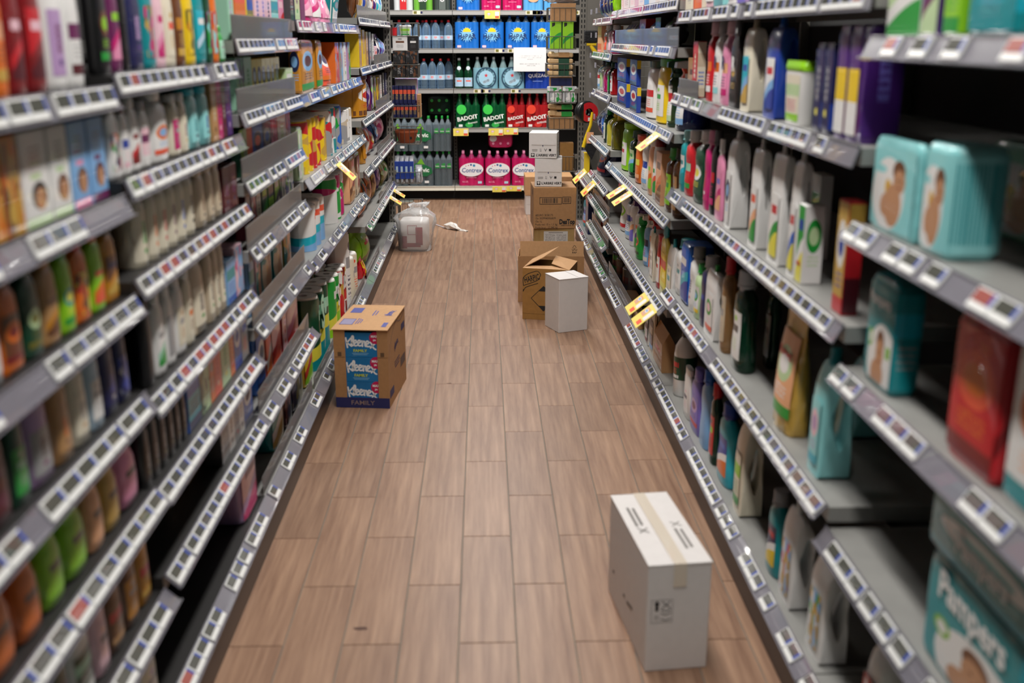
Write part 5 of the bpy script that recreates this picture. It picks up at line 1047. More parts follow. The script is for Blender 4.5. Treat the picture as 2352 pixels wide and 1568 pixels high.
# ================================================================== back shelving with bottled water
YB = 10.0
bk = thing('water_shelving', 'black shelving back with slotted posts behind the bottled water', 'shelving')
for x0, x1 in ((-2.27, -1.275), (-1.27, -.275), (-.27, .7), (.705, 1.7)): obj('back_panel', MB().box(x0, x1, 10.52, 10.54, 0, 2.2).mesh('back_panel'), BLACK, bk)
for x in (-1.2725, -.2725, .7025):
    p_ = obj('slotted_post', MB().box(x-.016, x+.016, 10.485, 10.515, 0, 2.2).mesh('slotted_post'), POST, bk)
    sb = MB()
    for i in range(62): sb.box(x-.005, x+.005, 10.4835, 10.4848, .1+i*.033, .1+i*.033+.018)
    q = obj('post_slot', sb.mesh('post_slot'), BLACK, p_); q['kind'] = 'stuff'
tag(obj('kick_plate', MB().box(-2.27, 1.7, 10.12, 10.14, 0, .085).mesh('kick_plate'), BLACK), 'black recessed kick plate under the water shelves', 'kick plate')
LIPG = mat('back_lip', 'a9a8a6', .35, metal=.2); LIPW = mat('base_lip_white', 'e6e4d6', .4)
BSZ = {}
for bi, (x0, x1, bn) in enumerate(((-1.27, -.275, 'left water bay'), (-.27, .7, 'right water bay'), (.705, 1.69, 'hidden water bay'))):
    for ti, z in enumerate((.116, .662, 1.019, 1.381, 1.716)):
        if bi == 0 and ti == 1: continue
        if bi == 2 and ti < 2: continue
        o = thing('water_shelf', f'{"white-lipped base" if ti == 0 else "grey"} metal shelf of the {bn}, {("lowest", "second", "third", "fourth", "fifth")[ti]} level', 'shelf', ((x0+x1)/2, YB, z+.018), 0, 'water shelves')
        L = x1-x0; mb = MB(); mb.box(-L/2, L/2, .0, .46, -.008, 0); obj('tray', mb.mesh('tray'), STEEL, o)
        mb = MB(); mb.box(-L/2, L/2, -.008, 0, -.036, 0); mb.box(-L/2, L/2, -.012, 0, -.040, -.036); mb.box(-L/2, L/2, -.012, 0, -.003, .001); lp = obj('lip', mb.mesh('lip'), LIPW if ti == 0 else LIPG, o)
        rr = random.Random(bi*7+ti)
        if ti:
            for k in range(rr.choice((2, 3))):
                xx = rr.uniform(-L/2+.08, L/2-.08); tg = obj('price_tag', MB().box(-.045, .045, -.0105, -.0085, -.036, -.004, 0).mesh('price_tag'), card('cream'), lp, (xx, 0, 0)); obj('tag_print', quad_mesh(.028, .024), card('olive'), tg, (-.022, -.0112, -.02)); obj('tag_print', quad_mesh(.02, .024), card('navy'), tg, (.035, -.0112, -.02))
        BSZ[(bi, ti)] = z+.0185
def bottle_profile(kind, r, h):
    if kind == 'pet': P_ = ((.86, 0), (.97, .02), (1, .06), (.94, .1), (1, .13), (1, .2), (.95, .24), (1, .28), (1, .36), (.93, .42), (1, .47), (1, .62), (.97, .7), (.8, .79), (.5, .87), (.3, .91), (.28, .94))
    elif kind == 'glass': P_ = ((.9, 0), (1, .02), (1, .5), (.95, .56), (.6, .68), (.36, .78), (.33, .94))
    else: P_ = ((.86, 0), (1, .03), (1, .55), (.9, .65), (.66, .76), (.4, .87), (.28, .92), (.27, .94))
    return [(a*r, z*h) for a, z in P_]
_B = {}
def bot(parent, kind, r, h, m, capc, x, y, z=0):
    k = (kind, round(r, 3), round(h, 3))
    if k not in _B:
        _B[k] = (MB().rev(bottle_profile(kind, r, h), 14).mesh('bottle', True), MB().rev([(r*.34, h*.925), (r*.35, h*.93), (r*.34, h*.995), (r*.3, h)], 10).mesh('cap', True))
    b = obj('bottle', _B[k][0], m, parent, (x, y, z)); obj('cap', _B[k][1], pl(capc), b); return b
WATER = clear('water_bottle', 'cfdde6', .16, .06); WBLUE = clear('water_bottle_blue', 'a9cbe8', .17, .06); GREENB = clear('green_bottle', '1d6b3f', .5, .08); REDB = clear('red_bottle', 'b0242c', .5, .08); PINKB = clear('pink_bottle', 'd44a86', .45, .08); PALEB = clear('pale_bottle', 'bfe0e4', .3, .06)
GGLASS = clear('green_glass', '0f3f26', .75, .05)
def px_x(u, z): return x_at(u, YB+.02, z)
def pack(u0, u1, z, h, label, bm, capc, wrapm, zw=.74, kind='pet', row=2, name='water_pack', yoff=0.0, cat='water pack', rz=0, grp='water packs'):
    xa, xb = px_x(u0, z+.1), px_x(u1, z+.1); r = (xb-xa)/6*.985
    o = thing(name, label, cat, ((xa+xb)/2, YB+.02+2*r+yoff, z), rz, grp)
    for i in range(3):
        for j in range(row): bot(o, kind, r*.97, h, bm, capc, (i-1)*2*r, (2*j-1)*r if row == 2 else -r)
    wr = obj('film_wrap', wrap_mesh(3, 2, r, h, .005, zw), wrapm, o)
    o['front'] = -2*r-.003; return o, wr, r, h
def arc_text(s, size, rad, a0, a1, bold=.02):
    mb = MB(); n = len(s)
    for i, ch in enumerate(s):
        if ch == ' ': continue
        me = text_mesh(ch, size, bold); a = math.radians(a0+(a1-a0)*i/(n-1)); c, s2 = math.cos(a-math.pi/2), math.sin(a-math.pi/2)
        mb.add([(rad*math.cos(a)+v.co.x*c-v.co.z*s2, 0, rad*math.sin(a)+v.co.x*s2+v.co.z*c) for v in me.vertices], [tuple(p.vertices) for p in me.polygons])
    return mb.mesh('lettering')
def ink(h): return mat('pack_ink_'+h, h, .4, coat=.2)
def c_u(x): return 880+x/3.335
HF = mat('hepar_film', '1e6fc8', .3, coat=.5, bump=.12, vs=30); CF_ = mat('contrex_film', 'c4155f', .3, coat=.5, bump=.15, vs=30); QF = mat('quezac_film', '1a3c9c', .3, coat=.5, bump=.15, vs=25)
GF = clear('badoit_film', '0f5a33', .72, .12); RF = clear('badoit_red_film', 'c0272c', .72, .12); PF = clear('pellegrino_film', '8fc3d6', .72, .15); VF = clear('volvic_film', 'c4d4da', .1, .1)
_n = ['first', 'second', 'third', 'fourth', 'fifth']
def hepar(u0, u1, z, i, h=.315, lvl='fourth'):
    o, wr, r, h = pack(u0, u1, z, h, f'blue six-bottle water pack with yellow sun, {_n[i]} from left on {lvl} water shelf', WBLUE, 'blue', HF, .8)
    y = o['front']; W = 6*r
    star = []
    for k in range(36): a = 2*math.pi*k/36; rd = (.2 if k % 2 else .36)*W*(1 if k % 4 else .9); star.append((rd*math.cos(a), rd*math.sin(a)*.95))
    pr(wr, poly_mesh(star), ink('7fc0ea'), 0, y, h*.42); pr(wr, poly_mesh([(.17*W*math.cos(math.pi*k/12), .17*W*math.sin(math.pi*k/12)) for k in range(13)]), ink('f2cf1d'), 0, y-.0006, h*.50)
    pr(wr, text_mesh('HéPAR', .27*W, .015, 0, .95), ink('14285e'), 0, y-.001, h*.36, name='lettering'); pr(wr, quad_mesh(.035, .02), card('pale pink'), -W*.33, y, h*.06, name='barcode')
def contrex(u0, u1, z, i, lab, h=.325, rz=0, yoff=0):
    o, wr, r, h = pack(u0, u1, z, h, lab, PINKB, 'pink', CF_, .8, rz=rz, yoff=yoff); y = o['front']; W = 6*r
    pr(wr, disc_mesh(.47*W, .27*W), ink('f0eef0'), 0, y-.0005, h*.47, rot=.05); pr(wr, text_mesh('Contrex', .25*W, .014, .1, .92), ink('1c4f92'), 0, y-.001, h*.45, name='lettering')
    for k, (x, c, rr) in enumerate(((-.12, 'c4155f', .022), (-.02, '1c4f92', .04), (.1, '1f86b8', .05), (-.22, 'c4155f', .018))): pr(wr, disc_mesh(rr*W, rr*W, 14), ink(c), x*W, y-.0009, h*.47+(.195-.25*abs(x+.02))*W)
    pr(wr, quad_mesh(.4*W, .004), ink('e58fb4'), 0, y, h*.24); pr(wr, text_mesh('6x1,5L', .09*W, .02), ink('e9a0bd'), -.25*W, y, h*.12, name='lettering'); pr(wr, quad_mesh(.036, .022), card('pale blue'), .33*W, y, h*.1, name='barcode'); return o
def badoit(u0, u1, z, red, lab, h=.315):
    o, wr, r, h = pack(u0, u1, z, h, lab, REDB if red else GREENB, 'red' if red else 'green', RF if red else GF, .66, 'slim'); y = o['front']; W = 6*r
    pr(wr, disc_mesh(.2*W, .2*W), ink('e8432c' if red else '3fd050'), -.26*W, y-.0005, h*.53); pr(wr, disc_mesh(.16*W, .1*W), ink('d03028' if red else '2fa848'), .05*W, y-.0004, h*.08)
    pr(wr, text_mesh('BADOIT', .235*W, .03), ink('f2f2ee'), -.02*W, y-.001, h*.28, rot=.17, name='lettering'); pr(wr, text_mesh('INTENSE' if red else 'finement', .11*W, .01), ink('f2f2ee'), .2*W, y-.001, h*.15, rot=.17, name='lettering'); pr(wr, quad_mesh(.035, .022), card('white'), -.3*W, y, h*.06, name='barcode')
z1 = BSZ[(1, 0)]; 
contrex(c_u(580), c_u(775), z1, 0, 'pink six-bottle water pack with white oval, first from the post on the base shelf')
contrex(c_u(780), c_u(975), z1, 1, 'pink water pack standing slightly proud, second from the post on the base shelf', rz=.03, yoff=-.012)
contrex(c_u(985), c_u(1172), z1, 2, 'pink water pack partly hidden by the small white cartons on the base shelf')
xa = px_x(c_u(900), z1+.4); r = .038
o = thing('toppled_water_pack', 'pink water pack lying on its side on top of the pink packs', 'water pack', (xa, YB+.07, z1+.327+.115), 0, 'water packs')
PK = MB().loft([se(.115*s, .09*s, 5, 24, z) for s, z in ((.9, -.02), (1, 0), (1, .2), (.92, .24))]).mesh('film_wrap', True)
q = obj('film_wrap', PK, CF_, o, (0, 0, 0), (-math.pi/2, 0, 0))
for i in range(3):
    for j in (-1, 1): obj('bottle_cap', MB().rev([(.012, 0), (.012, .012)], 10).mesh('bottle_cap'), pl('pink'), o, ((i-1)*.07, -.022, j*.045), (math.pi/2, 0, 0))
pr(o, disc_mesh(.035, .03), ink('d9dde2'), -.07, -.0215, -.0)
for k, x in enumerate((555, 757)): badoit(c_u(x), c_u(x+188), BSZ[(1, 1)], False, f'green sparkling water pack with white lettering, {_n[k]} from the post')
badoit(c_u(946), c_u(1088), BSZ[(1, 1)], True, 'narrow red sparkling water pack between green and red packs'); badoit(c_u(1092), c_u(1268), BSZ[(1, 1)], True, 'red sparkling water pack beside the wire baskets')
z3 = BSZ[(1, 2)]
for k, x in enumerate((582, 652)):
    xx = px_x(c_u(x), z3+.1); o = thing('green_glass_bottle', f'green glass water bottle with pale blue label, {_n[k]} from the post', 'bottle', (xx, YB+.065, z3), 0, 'glass water bottles')
    b = bot(o, 'glass', .04, .275, GGLASS, 'silver', 0, 0); q = obj('label', patch('can', .0815, .0815, .2, 2, -.9, .9, .1, .5, .0006), art('text', 'pale blue', 'coral', 'sky blue', rough=.4), o); pr(o, disc_mesh(.018, .018), ink('d8e2ee'), 0, -.0335, .185, name='neck_label')
for k, (x0, x1) in enumerate(((690, 880), (886, 1084))):
    o, wr, r, h = pack(c_u(x0), c_u(x1), z3, .285, f'pale blue sparkling water pack with round black badge, {_n[k]} of two', PALEB, 'silver', PF, .66, 'slim'); y = o['front']; W = 6*r
    pr(wr, disc_mesh(.3*W, .3*W, 30), ink('9fcbe0'), .02*W, y-.0005, h*.34); pr(wr, stroke_mesh([[(.4*W*math.cos(a*math.pi/8), .4*W*math.sin(a*math.pi/8)) for a in range(17)]], .012), ink('1d3f58'), .02*W, y-.0006, h*.34)
    pr(wr, arc_text('S.PELLEGRINO', .1*W, .33*W, 215, -20), ink('152c44'), .02*W, y-.001, h*.34, name='lettering')
    pr(wr, poly_mesh([((.09 if j % 2 == 0 else .036)*W*math.sin(j*math.pi/5), (.09 if j % 2 == 0 else .036)*W*math.cos(j*math.pi/5)) for j in range(10)][::-1]), ink('d02a34'), .02*W, y-.001, h*.42); pr(wr, quad_mesh(.3*W, .12*W), art('bars', 'pale blue', 'dark grey'), .03*W, y-.001, h*.24, rot=.4)
o, wr, r, h = pack(c_u(1088), c_u(1280), z3, .225, 'royal blue six-bottle water pack under the white notice', WBLUE, 'blue', QF, .9, 'slim'); y = o['front']; W = 6*r
pr(wr, text_mesh('QUÉZAC', .19*W, .02), ink('eef0f4'), 0, y-.001, h*.52, rot=.03, name='lettering'); pr(wr, stroke_mesh([[(-.36*W, .02), (0, .045), (.36*W, .02)]], .006), ink('caa24a'), 0, y-.001, h*.66); pr(wr, quad_mesh(.4*W, .005), ink('7f97d8'), 0, y-.001, h*.3)
z4 = BSZ[(1, 3)]
for k, (x0, x1) in enumerate(((550, 733), (742, 925), (937, 1126), (1134, 1300))): hepar(c_u(x0), c_u(x1), z4, k, .29)
z5 = BSZ[(1, 4)]
hepar(c_u(545), c_u(640), z5, 0, .3, 'top') if False else hepar(c_u(560), c_u(740), z5, 0, .3, 'top')
contrex(c_u(752), c_u(905), z5, 0, 'pink water pack on the top water shelf, first of two', .3); contrex(c_u(915), c_u(1066), z5, 0, 'pink water pack on the top water shelf, second of two', .3)
for k, (x0, x1) in enumerate(((1074, 1226), (1234, 1330))):
    o, wr, r, h = pack(c_u(x0), c_u(x1), z5, .3, f'light blue water pack with orange blob on the top shelf, {_n[k]} of two', WBLUE, 'blue', mat('light_blue_film', '5aa6de', .3, coat=.5), .8); pr(wr, disc_mesh(.06, .05), ink('e2a880'), 0, o['front'], h*.4)
# left water bay
z5 = BSZ[(0, 4)]
for k, (x0, x1, c, c2) in enumerate(((80, 225, 'cfd3d6', 'c8202a'), (232, 376, '6cae3c', '1c3a22'), (392, 512, '3a4440', '5a6460'))):
    o, wr, r, h = pack(c_u(x0), c_u(x1), z5, .3, f'{("white and red", "bright green", "dark grey")[k]} water pack on the top left water shelf', WATER, ('red', 'green', 'dark grey')[k], mat('film_top_'+c, c, .3, coat=.4), .8); pr(wr, quad_mesh(.06, .2), ink(c2), 0, o['front'], h*.35); pr(wr, text_mesh(('VI', 'BIO', '')[k] or 'O', .05, .03), ink('e8e8e8'), 0, o['front']-.0008, h*.3, name='lettering')
def vittel(x, z, i, lvl, y=0.0, h=.27):
    xx = px_x(c_u(x), z+.1); o = thing('water_bottle', f'clear water bottle with red cap, {ORD[i]} from left on {lvl} left water shelf', 'bottle', (xx, YB+.06+y, z), 0, f'red-capped bottles on the {lvl} shelf')
    bot(o, 'pet', .0385, h, WBLUE, 'red', 0, 0); obj('label', patch('can', .0795, .0795, h, 2, -.95, .95, .3, .46, .0008), art('vtext', 'pale blue', 'coral', 'lilac', rough=.4), o)
for i, (x, y) in enumerate(((122, 0), (188, 0), (262, 0), (300, .09), (330, 0), (372, .09), (402, 0), (447, .09), (500, 0))): vittel(x, BSZ[(0, 3)], i, 'upper', y, .25)
for i, (x, y) in enumerate(((120, 0), (182, 0), (248, 0), (312, 0), (376, 0), (440, 0), (500, .08))): vittel(x, BSZ[(0, 2)], i, 'middle', y, .27)
zb = BSZ[(0, 0)]; hv = .325
def volvic(x0, x1, z, lab, blob=True):
    o, wr, r, h = pack(c_u(x0), c_u(x1), z, hv, lab, WATER, 'green', VF, .8); y = o['front']; W = 6*r
    if blob:
        pr(wr, poly_mesh([(-.42*W, -.05), (-.3*W, .055), (-.05*W, .075), (.12*W, .05), (.4*W, .02), (.44*W, -.03), (.2*W, -.062), (-.3*W, -.058)][::-1]), ink('14693a'), .02*W, y-.0005, h*.47); pr(wr, text_mesh('volvic', .24*W, .03), ink('eef2ee'), .05*W, y-.001, h*.46, name='lettering'); pr(wr, poly_mesh([(-.12*W, .05), (.06*W, .1), (.2*W, .04)][::-1]), ink('6fae2c'), -.05*W, y-.0008, h*.5); pr(wr, quad_mesh(.04, .022), card('white'), .22*W, y, h*.12, name='barcode')
    else:
        for x in (-.33, 0, .33): pr(wr, poly_mesh([(-.12*W, -.02), (-.08*W, .02), (.1*W, .03), (.13*W, -.02)][::-1]), ink('2c8a42'), x*W, y-.0006, h*.58); pr(wr, text_mesh('Volvic', .09*W, .02), ink('e6eee6'), x*W, y-.001, h*.575, name='lettering')
for k, (x0, x1, b) in enumerate(((40, 192, True), (198, 388, True), (392, 530, False))): volvic(x0, x1, zb, f'clear water pack with green label, {_n[k]} from left on the left base shelf', b)
for k, (x0, x1, b) in enumerate(((38, 188, True), (194, 380, True), (384, 520, False))): volvic(x0, x1, zb+hv+.002, f'clear water pack stacked on another pack, {_n[k]} from left in the left bay', b)
xa = px_x(c_u(425), 1.0); o = thing('stacked_water_pack', 'dark green capped water pack lying on the stacked clear packs', 'water pack', (xa, YB+.14, zb+2*hv+.006+.09), 0, 'water packs')
obj('film_wrap', PK, clear('dark_green_film', '0e2b1e', .6, .1), o, (0, 0, 0), (-math.pi/2, 0, 0))
for i in range(3):
    for j in (-1, 1): obj('bottle_cap', MB().rev([(.014, 0), (.014, .012)], 10).mesh('bottle_cap'), pl('green'), o, ((i-1)*.07, -.022, j*.045), (math.pi/2, 0, 0))
# ================================================================== paper notice and promotion cards
p0 = on_y(1181, 112, 9.97); p1 = on_y(1253, 164, 9.97)
o = thing('paper_notice', 'white paper notice with small lines of text hung from the water shelf', 'notice', ((p0.x+p1.x)/2, 9.972, p1.z))
obj('sheet', MB().box(-.15, .15, -.0006, .0006, 0, .213).mesh('sheet'), mat('paper', 'e9e9ea', .8), o); pr(o, quad_mesh(.296, .21), art('notice', 'e9e9ea', '8a8a8e', rough=.8), 0, -.001, .1065, name='printed_text')
def promo(u0, v0, u1, v1, plane, val, lab, side=None, tilt=0):
    a, b = (on_y(u0, v0, val), on_y(u1, v1, val)) if plane == 'y' else (on_x(u0, v0, val), on_x(u1, v1, val))
    c = (a+b)/2; wd = (abs(b.x-a.x) if plane == 'y' else abs(b.y-a.y)); hd = abs(a.z-b.z)
    o = thing('promotion_card', lab, 'price card', c, {'y': 0, 'L': math.pi/2, 'R': -math.pi/2}[side or 'y'], 'yellow promotion cards')
    o.rotation_euler[1] = tilt
    s = obj('card', MB().box(-wd/2, wd/2, -.0006, .0006, -hd/2, hd/2).mesh('card'), mat('promo_yellow', 'f0dc6a', .5), o)
    pr(s, quad_mesh(wd*.3, hd*.7), art('oval', 'lemon', 'pink', 'white', 'lemon'), -wd*.22, -.0011, 0); pr(s, quad_mesh(wd*.26, hd*.5), card('white'), wd*.32, -.0011, hd*.1); pr(s, quad_mesh(wd*.26, hd*.28), card('coral'), wd*.32, -.0012, -hd*.3)
promo(1113, 24, 1148, 43, 'y', 9.975, 'yellow promotion card hanging from the top water shelf'); promo(1041, 295, 1076, 312, 'y', 9.975, 'yellow promotion card under the green water pack nearest the post')
promo(1122, 295, 1156, 311, 'y', 9.975, 'yellow promotion card under the second green water pack'); promo(1157, 294, 1190, 309, 'y', 9.975, 'yellow promotion card under the narrow red water pack')
promo(1131, 428, 1163, 441, 'y', 9.975, 'yellow promotion card below the middle pink water pack'); promo(1164, 427, 1198, 439, 'y', 9.975, 'yellow promotion card below the hidden pink water pack')
def promo_s(u, v, side, z, w, h, lab, lean=.7, xo=0.0):   # clipped to a price rail, leaning out over the aisle
    x = (XL+.012+xo) if side == 'L' else (XR-.012-xo); y = y_at(u, x, z)
    o = thing('promotion_card', lab, 'price card', (x, y, z), math.pi/2 if side == 'L' else -math.pi/2, 'yellow promotion cards')
    s = obj('card', MB().box(-w/2, w/2, -.0008, .0008, -h, 0).mesh('card'), mat('promo_yellow', 'f0dc6a', .5), o, (0, 0, 0), (-lean, 0, 0))
    pr(s, quad_mesh(w*.4, h*.4), art('oval', 'peach', 'white', 'sky blue', 'peach'), -w*.2, -.0013, -h*.35); pr(s, quad_mesh(w*.3, h*.5), card('white'), w*.28, -.0013, -h*.35); pr(s, quad_mesh(w*.34, h*.22), card('coral'), w*.2, -.0014, -h*.78)
promo_s(905, 432, 'L', .445, .13, .09, 'yellow promotion card on the far left price rail, near the end post', 1.0); promo_s(896, 448, 'L', .445, .13, .09, 'yellow promotion card on the far left price rail, second from the end post', 1.0)
promo_s(776, 372, 'L', .965, .13, .10, 'yellow promotion card on the kitchen paper price rail', .8)
promo_s(1345, 400, 'R', .645, .22, .11, 'yellow promotion card above the blue end bottles, farther of two', .8); promo_s(1366, 412, 'R', .645, .2, .11, 'yellow promotion card above the blue end bottles, nearer of two', .8)
promo_s(1436, 432, 'R', .81, .13, .10, 'yellow promotion card over the spray bottles, farther of two', 1.0); promo_s(1450, 438, 'R', .81, .12, .10, 'yellow promotion card over the spray bottles, nearer of two', 1.0)
promo_s(1486, 660, 'R', .455, .14, .105, 'yellow promotion card above the open cardboard tray, farther of two', .9); promo_s(1503, 680, 'R', .455, .14, .105, 'yellow promotion card above the open cardboard tray, nearer of two', .9)
promo_s(1512, 305, 'R', 1.14, .14, .10, 'yellow promotion card below the yellow cleaner bottle', .9)
# ================================================================== wire baskets on the end posts
WIRE = mat('basket_wire', '6a6862', .4, metal=.5)
def basket(side, u0, u1, v0, v1, lab, d=.24, nv=6):
    ya = 8.06; a = on_y(u0, v0, ya); b = on_y(u1, v1, ya); w = b.x-a.x; h = a.z-b.z
    o = thing('wire_basket', lab, 'basket', ((a.x+b.x)/2, ya+d/2, b.z), 0, 'wire baskets on the end posts')
    def rect(z, m=1.0): return [(-w/2*m, -d/2*m, z), (w/2*m, -d/2*m, z), (w/2*m, d/2*m, z), (-w/2*m, d/2*m, z), (-w/2*m, -d/2*m, z)]
    rim = MB(); bs = MB(); vt = MB()
    for q, z in ((rim, h), (bs, .003)):
        R = rect(z)
        for i in range(4): q.tube([R[i], R[i+1]], .0032, 6)
    for i in range(nv):
        x = -w/2+w*i/(nv-1)
        for y in (-d/2, d/2): vt.tube([(x, y, .003), (x, y, h)], .0018, 5)
        bs.tube([(x, -d/2, .003), (x, d/2, .003)], .0018, 5)
    for i in range(1, 6):
        y = -d/2+d*i/6; bs.tube([(-w/2, y, .003), (w/2, y, .003)], .0018, 5)
        for x in (-w/2, w/2): vt.tube([(x, y, .003), (x, y, h)], .0018, 5)
    obj('rim', rim.mesh('rim'), WIRE, o); q = obj('floor_wires', bs.mesh('floor_wires'), WIRE, o); q['kind'] = 'stuff'; q = obj('side_wires', vt.mesh('side_wires'), WIRE, o); q['kind'] = 'stuff'
    sg = -1 if side == 'L' else 1
    xp = (-.70 if side == 'L' else .74)-o.location.x; obj('hook', MB().box(min(xp, sg*w/2)-.008, max(xp, sg*w/2)+.008, -d/2-.027, -d/2+.004, h-.012, h+.02).mesh('hook'), POST, o)
    return o, w, h, d
LBK = {}
for k, (u0, u1, v0, v1, n) in enumerate(((899, 960, 53, 84, 'top'), (901, 961, 149, 179, 'second'), (903, 965, 243, 272, 'third'), (905, 965, 296, 332, 'fourth'), (908, 967, 396, 422, 'fifth'), (914, 968, 468, 500, 'lowest'))): LBK[k] = basket('L', u0, u1, v0, v1, f'grey wire basket on the left end post, {n} of six')
RBK = {}
for k, (u0, u1, v0, v1, n) in enumerate(((1260, 1324, 18, 50, 'top'), (1259, 1323, 84, 114, 'second'), (1257, 1322, 147, 176, 'third'), (1262, 1322, 210, 238, 'fourth'), (1260, 1321, 271, 298, 'fifth'), (1284, 1322, 360, 395, 'lowest'))): RBK[k] = basket('R', u0, u1, v0, v1, f'grey wire basket on the right end post, {n} of six')
def inb(bk, name, lab, cat, x, y, z=0.0, grp=None, rz=0): o, w, h, d = bk; return thing(name, lab, cat, (o.location.x+x, o.location.y+y, o.location.z+.006+z), rz, grp)
def cbox(o, w, d, h, m, front=None, lett=None):
    obj('carton', MB().box(-w/2, w/2, -d/2, d/2, 0, h, b=.0012).mesh('carton'), m, o)
    if front: obj('front_print', quad_mesh(w*.94, h*.94), A(front), o, (0, -d/2-.0007, h/2))
    if lett: pr(o, text_mesh(lett[0], lett[1], .01), mat('ink_'+lett[2], PAL[lett[2]], .5), 0, -d/2-.0014, h*.5, rot=lett[3] if len(lett) > 3 else 0, name='lettering')
o = inb(LBK[0], 'candle_jar', 'white lidded jar in the top left wire basket', 'jar', -.0, -.05); k_tub(o, .085, .085, .075, 'white', 'white', ('bands', 'pale green', 'lime', 'green'))
o = inb(LBK[0], 'red_tin', 'small red tin in the top left wire basket', 'tin', -.085, -.05); k_tin(o, .05, .05, .06, 'red', 'dark red', None)
for j in range(2):
    for i in range(2):
        o = inb(LBK[1], 'spa_box', f'dark scented box in the second left basket, {("lower", "upper")[j]} {("left", "right")[i]} one', 'box', -.046+i*.093, -.04, j*.095, 'dark scented boxes'); cbox(o, .09, .14, .094, card('black'), ('busy', 'black', 'dark grey', 'brown', 'black'), ('SPA', .03, 'grey', math.pi/2) if j == 0 else None)
o = inb(LBK[1], 'photo_box', 'white box with printed photo lying on the dark scented boxes', 'box', -.035, -.04, .191); cbox(o, .11, .14, .1, card('white'), ('text', 'white', 'brown', 'grey'))
o = inb(LBK[1], 'dark_carton', 'black carton with white ticket beside the white photo box', 'box', .062, -.04, .191); cbox(o, .075, .14, .1, card('black'), ('text', 'black', 'white', 'dark grey'))
o = inb(LBK[2], 'purple_packet', 'purple and white packet standing behind the navy candle boxes', 'packet', -.01, .07, 0); cbox(o, .17, .05, .28, card('lilac'), ('swoosh', 'white', 'lilac', 'purple', 'magenta'))
for j in range(2):
    for i in range(6):
        o = inb(LBK[2], 'candle_box', f'narrow navy candle box, {ORD[i]} from left in the {("lower", "upper")[j]} line', 'box', -.095+i*.031+(-.008*j), -.06, j*.102, 'navy candle boxes'); cbox(o, .027, .08, .10 if j == 0 else .13, card('navy'), ('bands', 'navy', 'coral', 'navy', 'gold'), ('40', .014, 'gold'))
o = inb(LBK[2], 'kraft_candle_box', 'kraft box standing at the end of the navy candle boxes', 'box', .092, -.05); cbox(o, .028, .1, .17, card('kraft'), None, ('BOUGIES', .022, 'brown', math.pi/2))
o = inb(LBK[3], 'terracotta_bowl', 'terracotta bowl in the fourth left wire basket', 'bowl', -.01, -.02)
obj('bowl', MB().rev([(.048, 0), (.064, .01), (.082, .075), (.088, .08), (.087, .095), (.08, .095), (.058, .02)], 26).mesh('bowl', True), mat('terracotta', 'a4522c', .7, var=.1, vs=20), o); obj('price_sticker', quad_mesh(.018, .02), card('black'), o, (.036, -.066, .04), (0, 0, .5))
for i in range(4):
    o = inb(LBK[4], 'blue_foil_pack', f'blue labelled foil pack, {ORD[i]} from left in the fifth left basket', 'pack', -.085+i*.036, -.05, 0, 'blue foil packs', 0); k_pouch(o, .034, .1, .2, 'silver', None, None, .003); obj('sleeve', MB().box(-.0175, .0175, -.052, .0, .03, .16).mesh('sleeve'), card('royal blue'), o); pr(o, quad_mesh(.016, .05), card('pale blue'), 0, -.053, .1)
o = inb(LBK[4], 'silver_foil_pack', 'crumpled silver foil pack at the end of the blue packs', 'pack', .078, -.04); k_pouch(o, .05, .1, .13, 'silver', None, None, .005)
def kr(bk, name, lab, cat, x, w, h, d, m, front=None, z=0, lett=None, y=-.02): o = inb(bk, name, lab, cat, x, y, z); cbox(o, w, d, h, m, front, lett); return o
kr(RBK[0], 'kraft_box', 'plain kraft box in the top right wire basket', 'box', .01, .18, .125, .18, KRAFT)
o = inb(RBK[0], 'foil_bundle', 'crumpled clear plastic bundle on the topmost kraft box', 'plastic bundle', .0, -.01, .132); obj('film', MB().loft([[(x+random.uniform(-.012, .012), y+random.uniform(-.012, .012), z+random.uniform(-.008, .008)) for x, y, _ in se(s*.125, s*.1, 2.5, 22)] for s, z in ((.8, .006), (1, .02), (1, .05), (.8, .08), (.4, .1))]).mesh('film'), mat('pale_film', 'c9cbd2', .25, coat=.5), o)
for i in range(2):
    o = inb(RBK[1], 'green_carton', f'bright green carton with black corner, {("nearer the aisle", "nearer the post")[i]} of two', 'box', -.045+i*.09, -.05, 0, 'green cartons in the basket'); cbox(o, .08, .1, .2, card('lime'), ('swoosh', 'lime', 'green', 'lime', 'lime')); pr(o, poly_mesh([(-.04, 0), (-.012, .0), (-.012, .03), (-.04, .03)][::-1] if False else [(-.03, 0), (-.008, .012), (-.008, .03), (-.03, .03)]), INK, 0, -.0515, .155)
WOOD = mat('wooden_cutlery', 'cfae80', .6, var=.1, vs=30, stretch=(1, 8, 8))
for j in range(4):
    o = inb(RBK[2], 'wooden_cutlery_bundle', f'bundle of wooden cutlery with green band, {ORD[j]} from bottom in the third right basket', 'cutlery', .0, -.03, j*.044, 'wooden cutlery bundles')
    obj('handle_block', MB().box(-.095, .09, -.05, .05, 0, .034, b=.008).mesh('handle_block'), WOOD, o); obj('spoon_bowl', MB().loft([se(.03*s, .05*s, 2, 12, z) for s, z in ((.5, .004), (1, .012), (1, .03), (.5, .042))]).mesh('spoon_bowl', True), WOOD, o, (-.07, 0, 0)); obj('band', MB().box(-.02, .06, -.053, .053, -.0 if j == 0 else .001, .036).mesh('band'), card('dark green' if j < 3 else 'tan'), o)
kr(RBK[3], 'navy_topped_box', 'kraft box with navy sleeve standing in the fourth right basket', 'box', -.005, .17, .185, .13, KRAFT, ('tri', 'kraft', 'navy', 'kraft'), 0, None, .02)
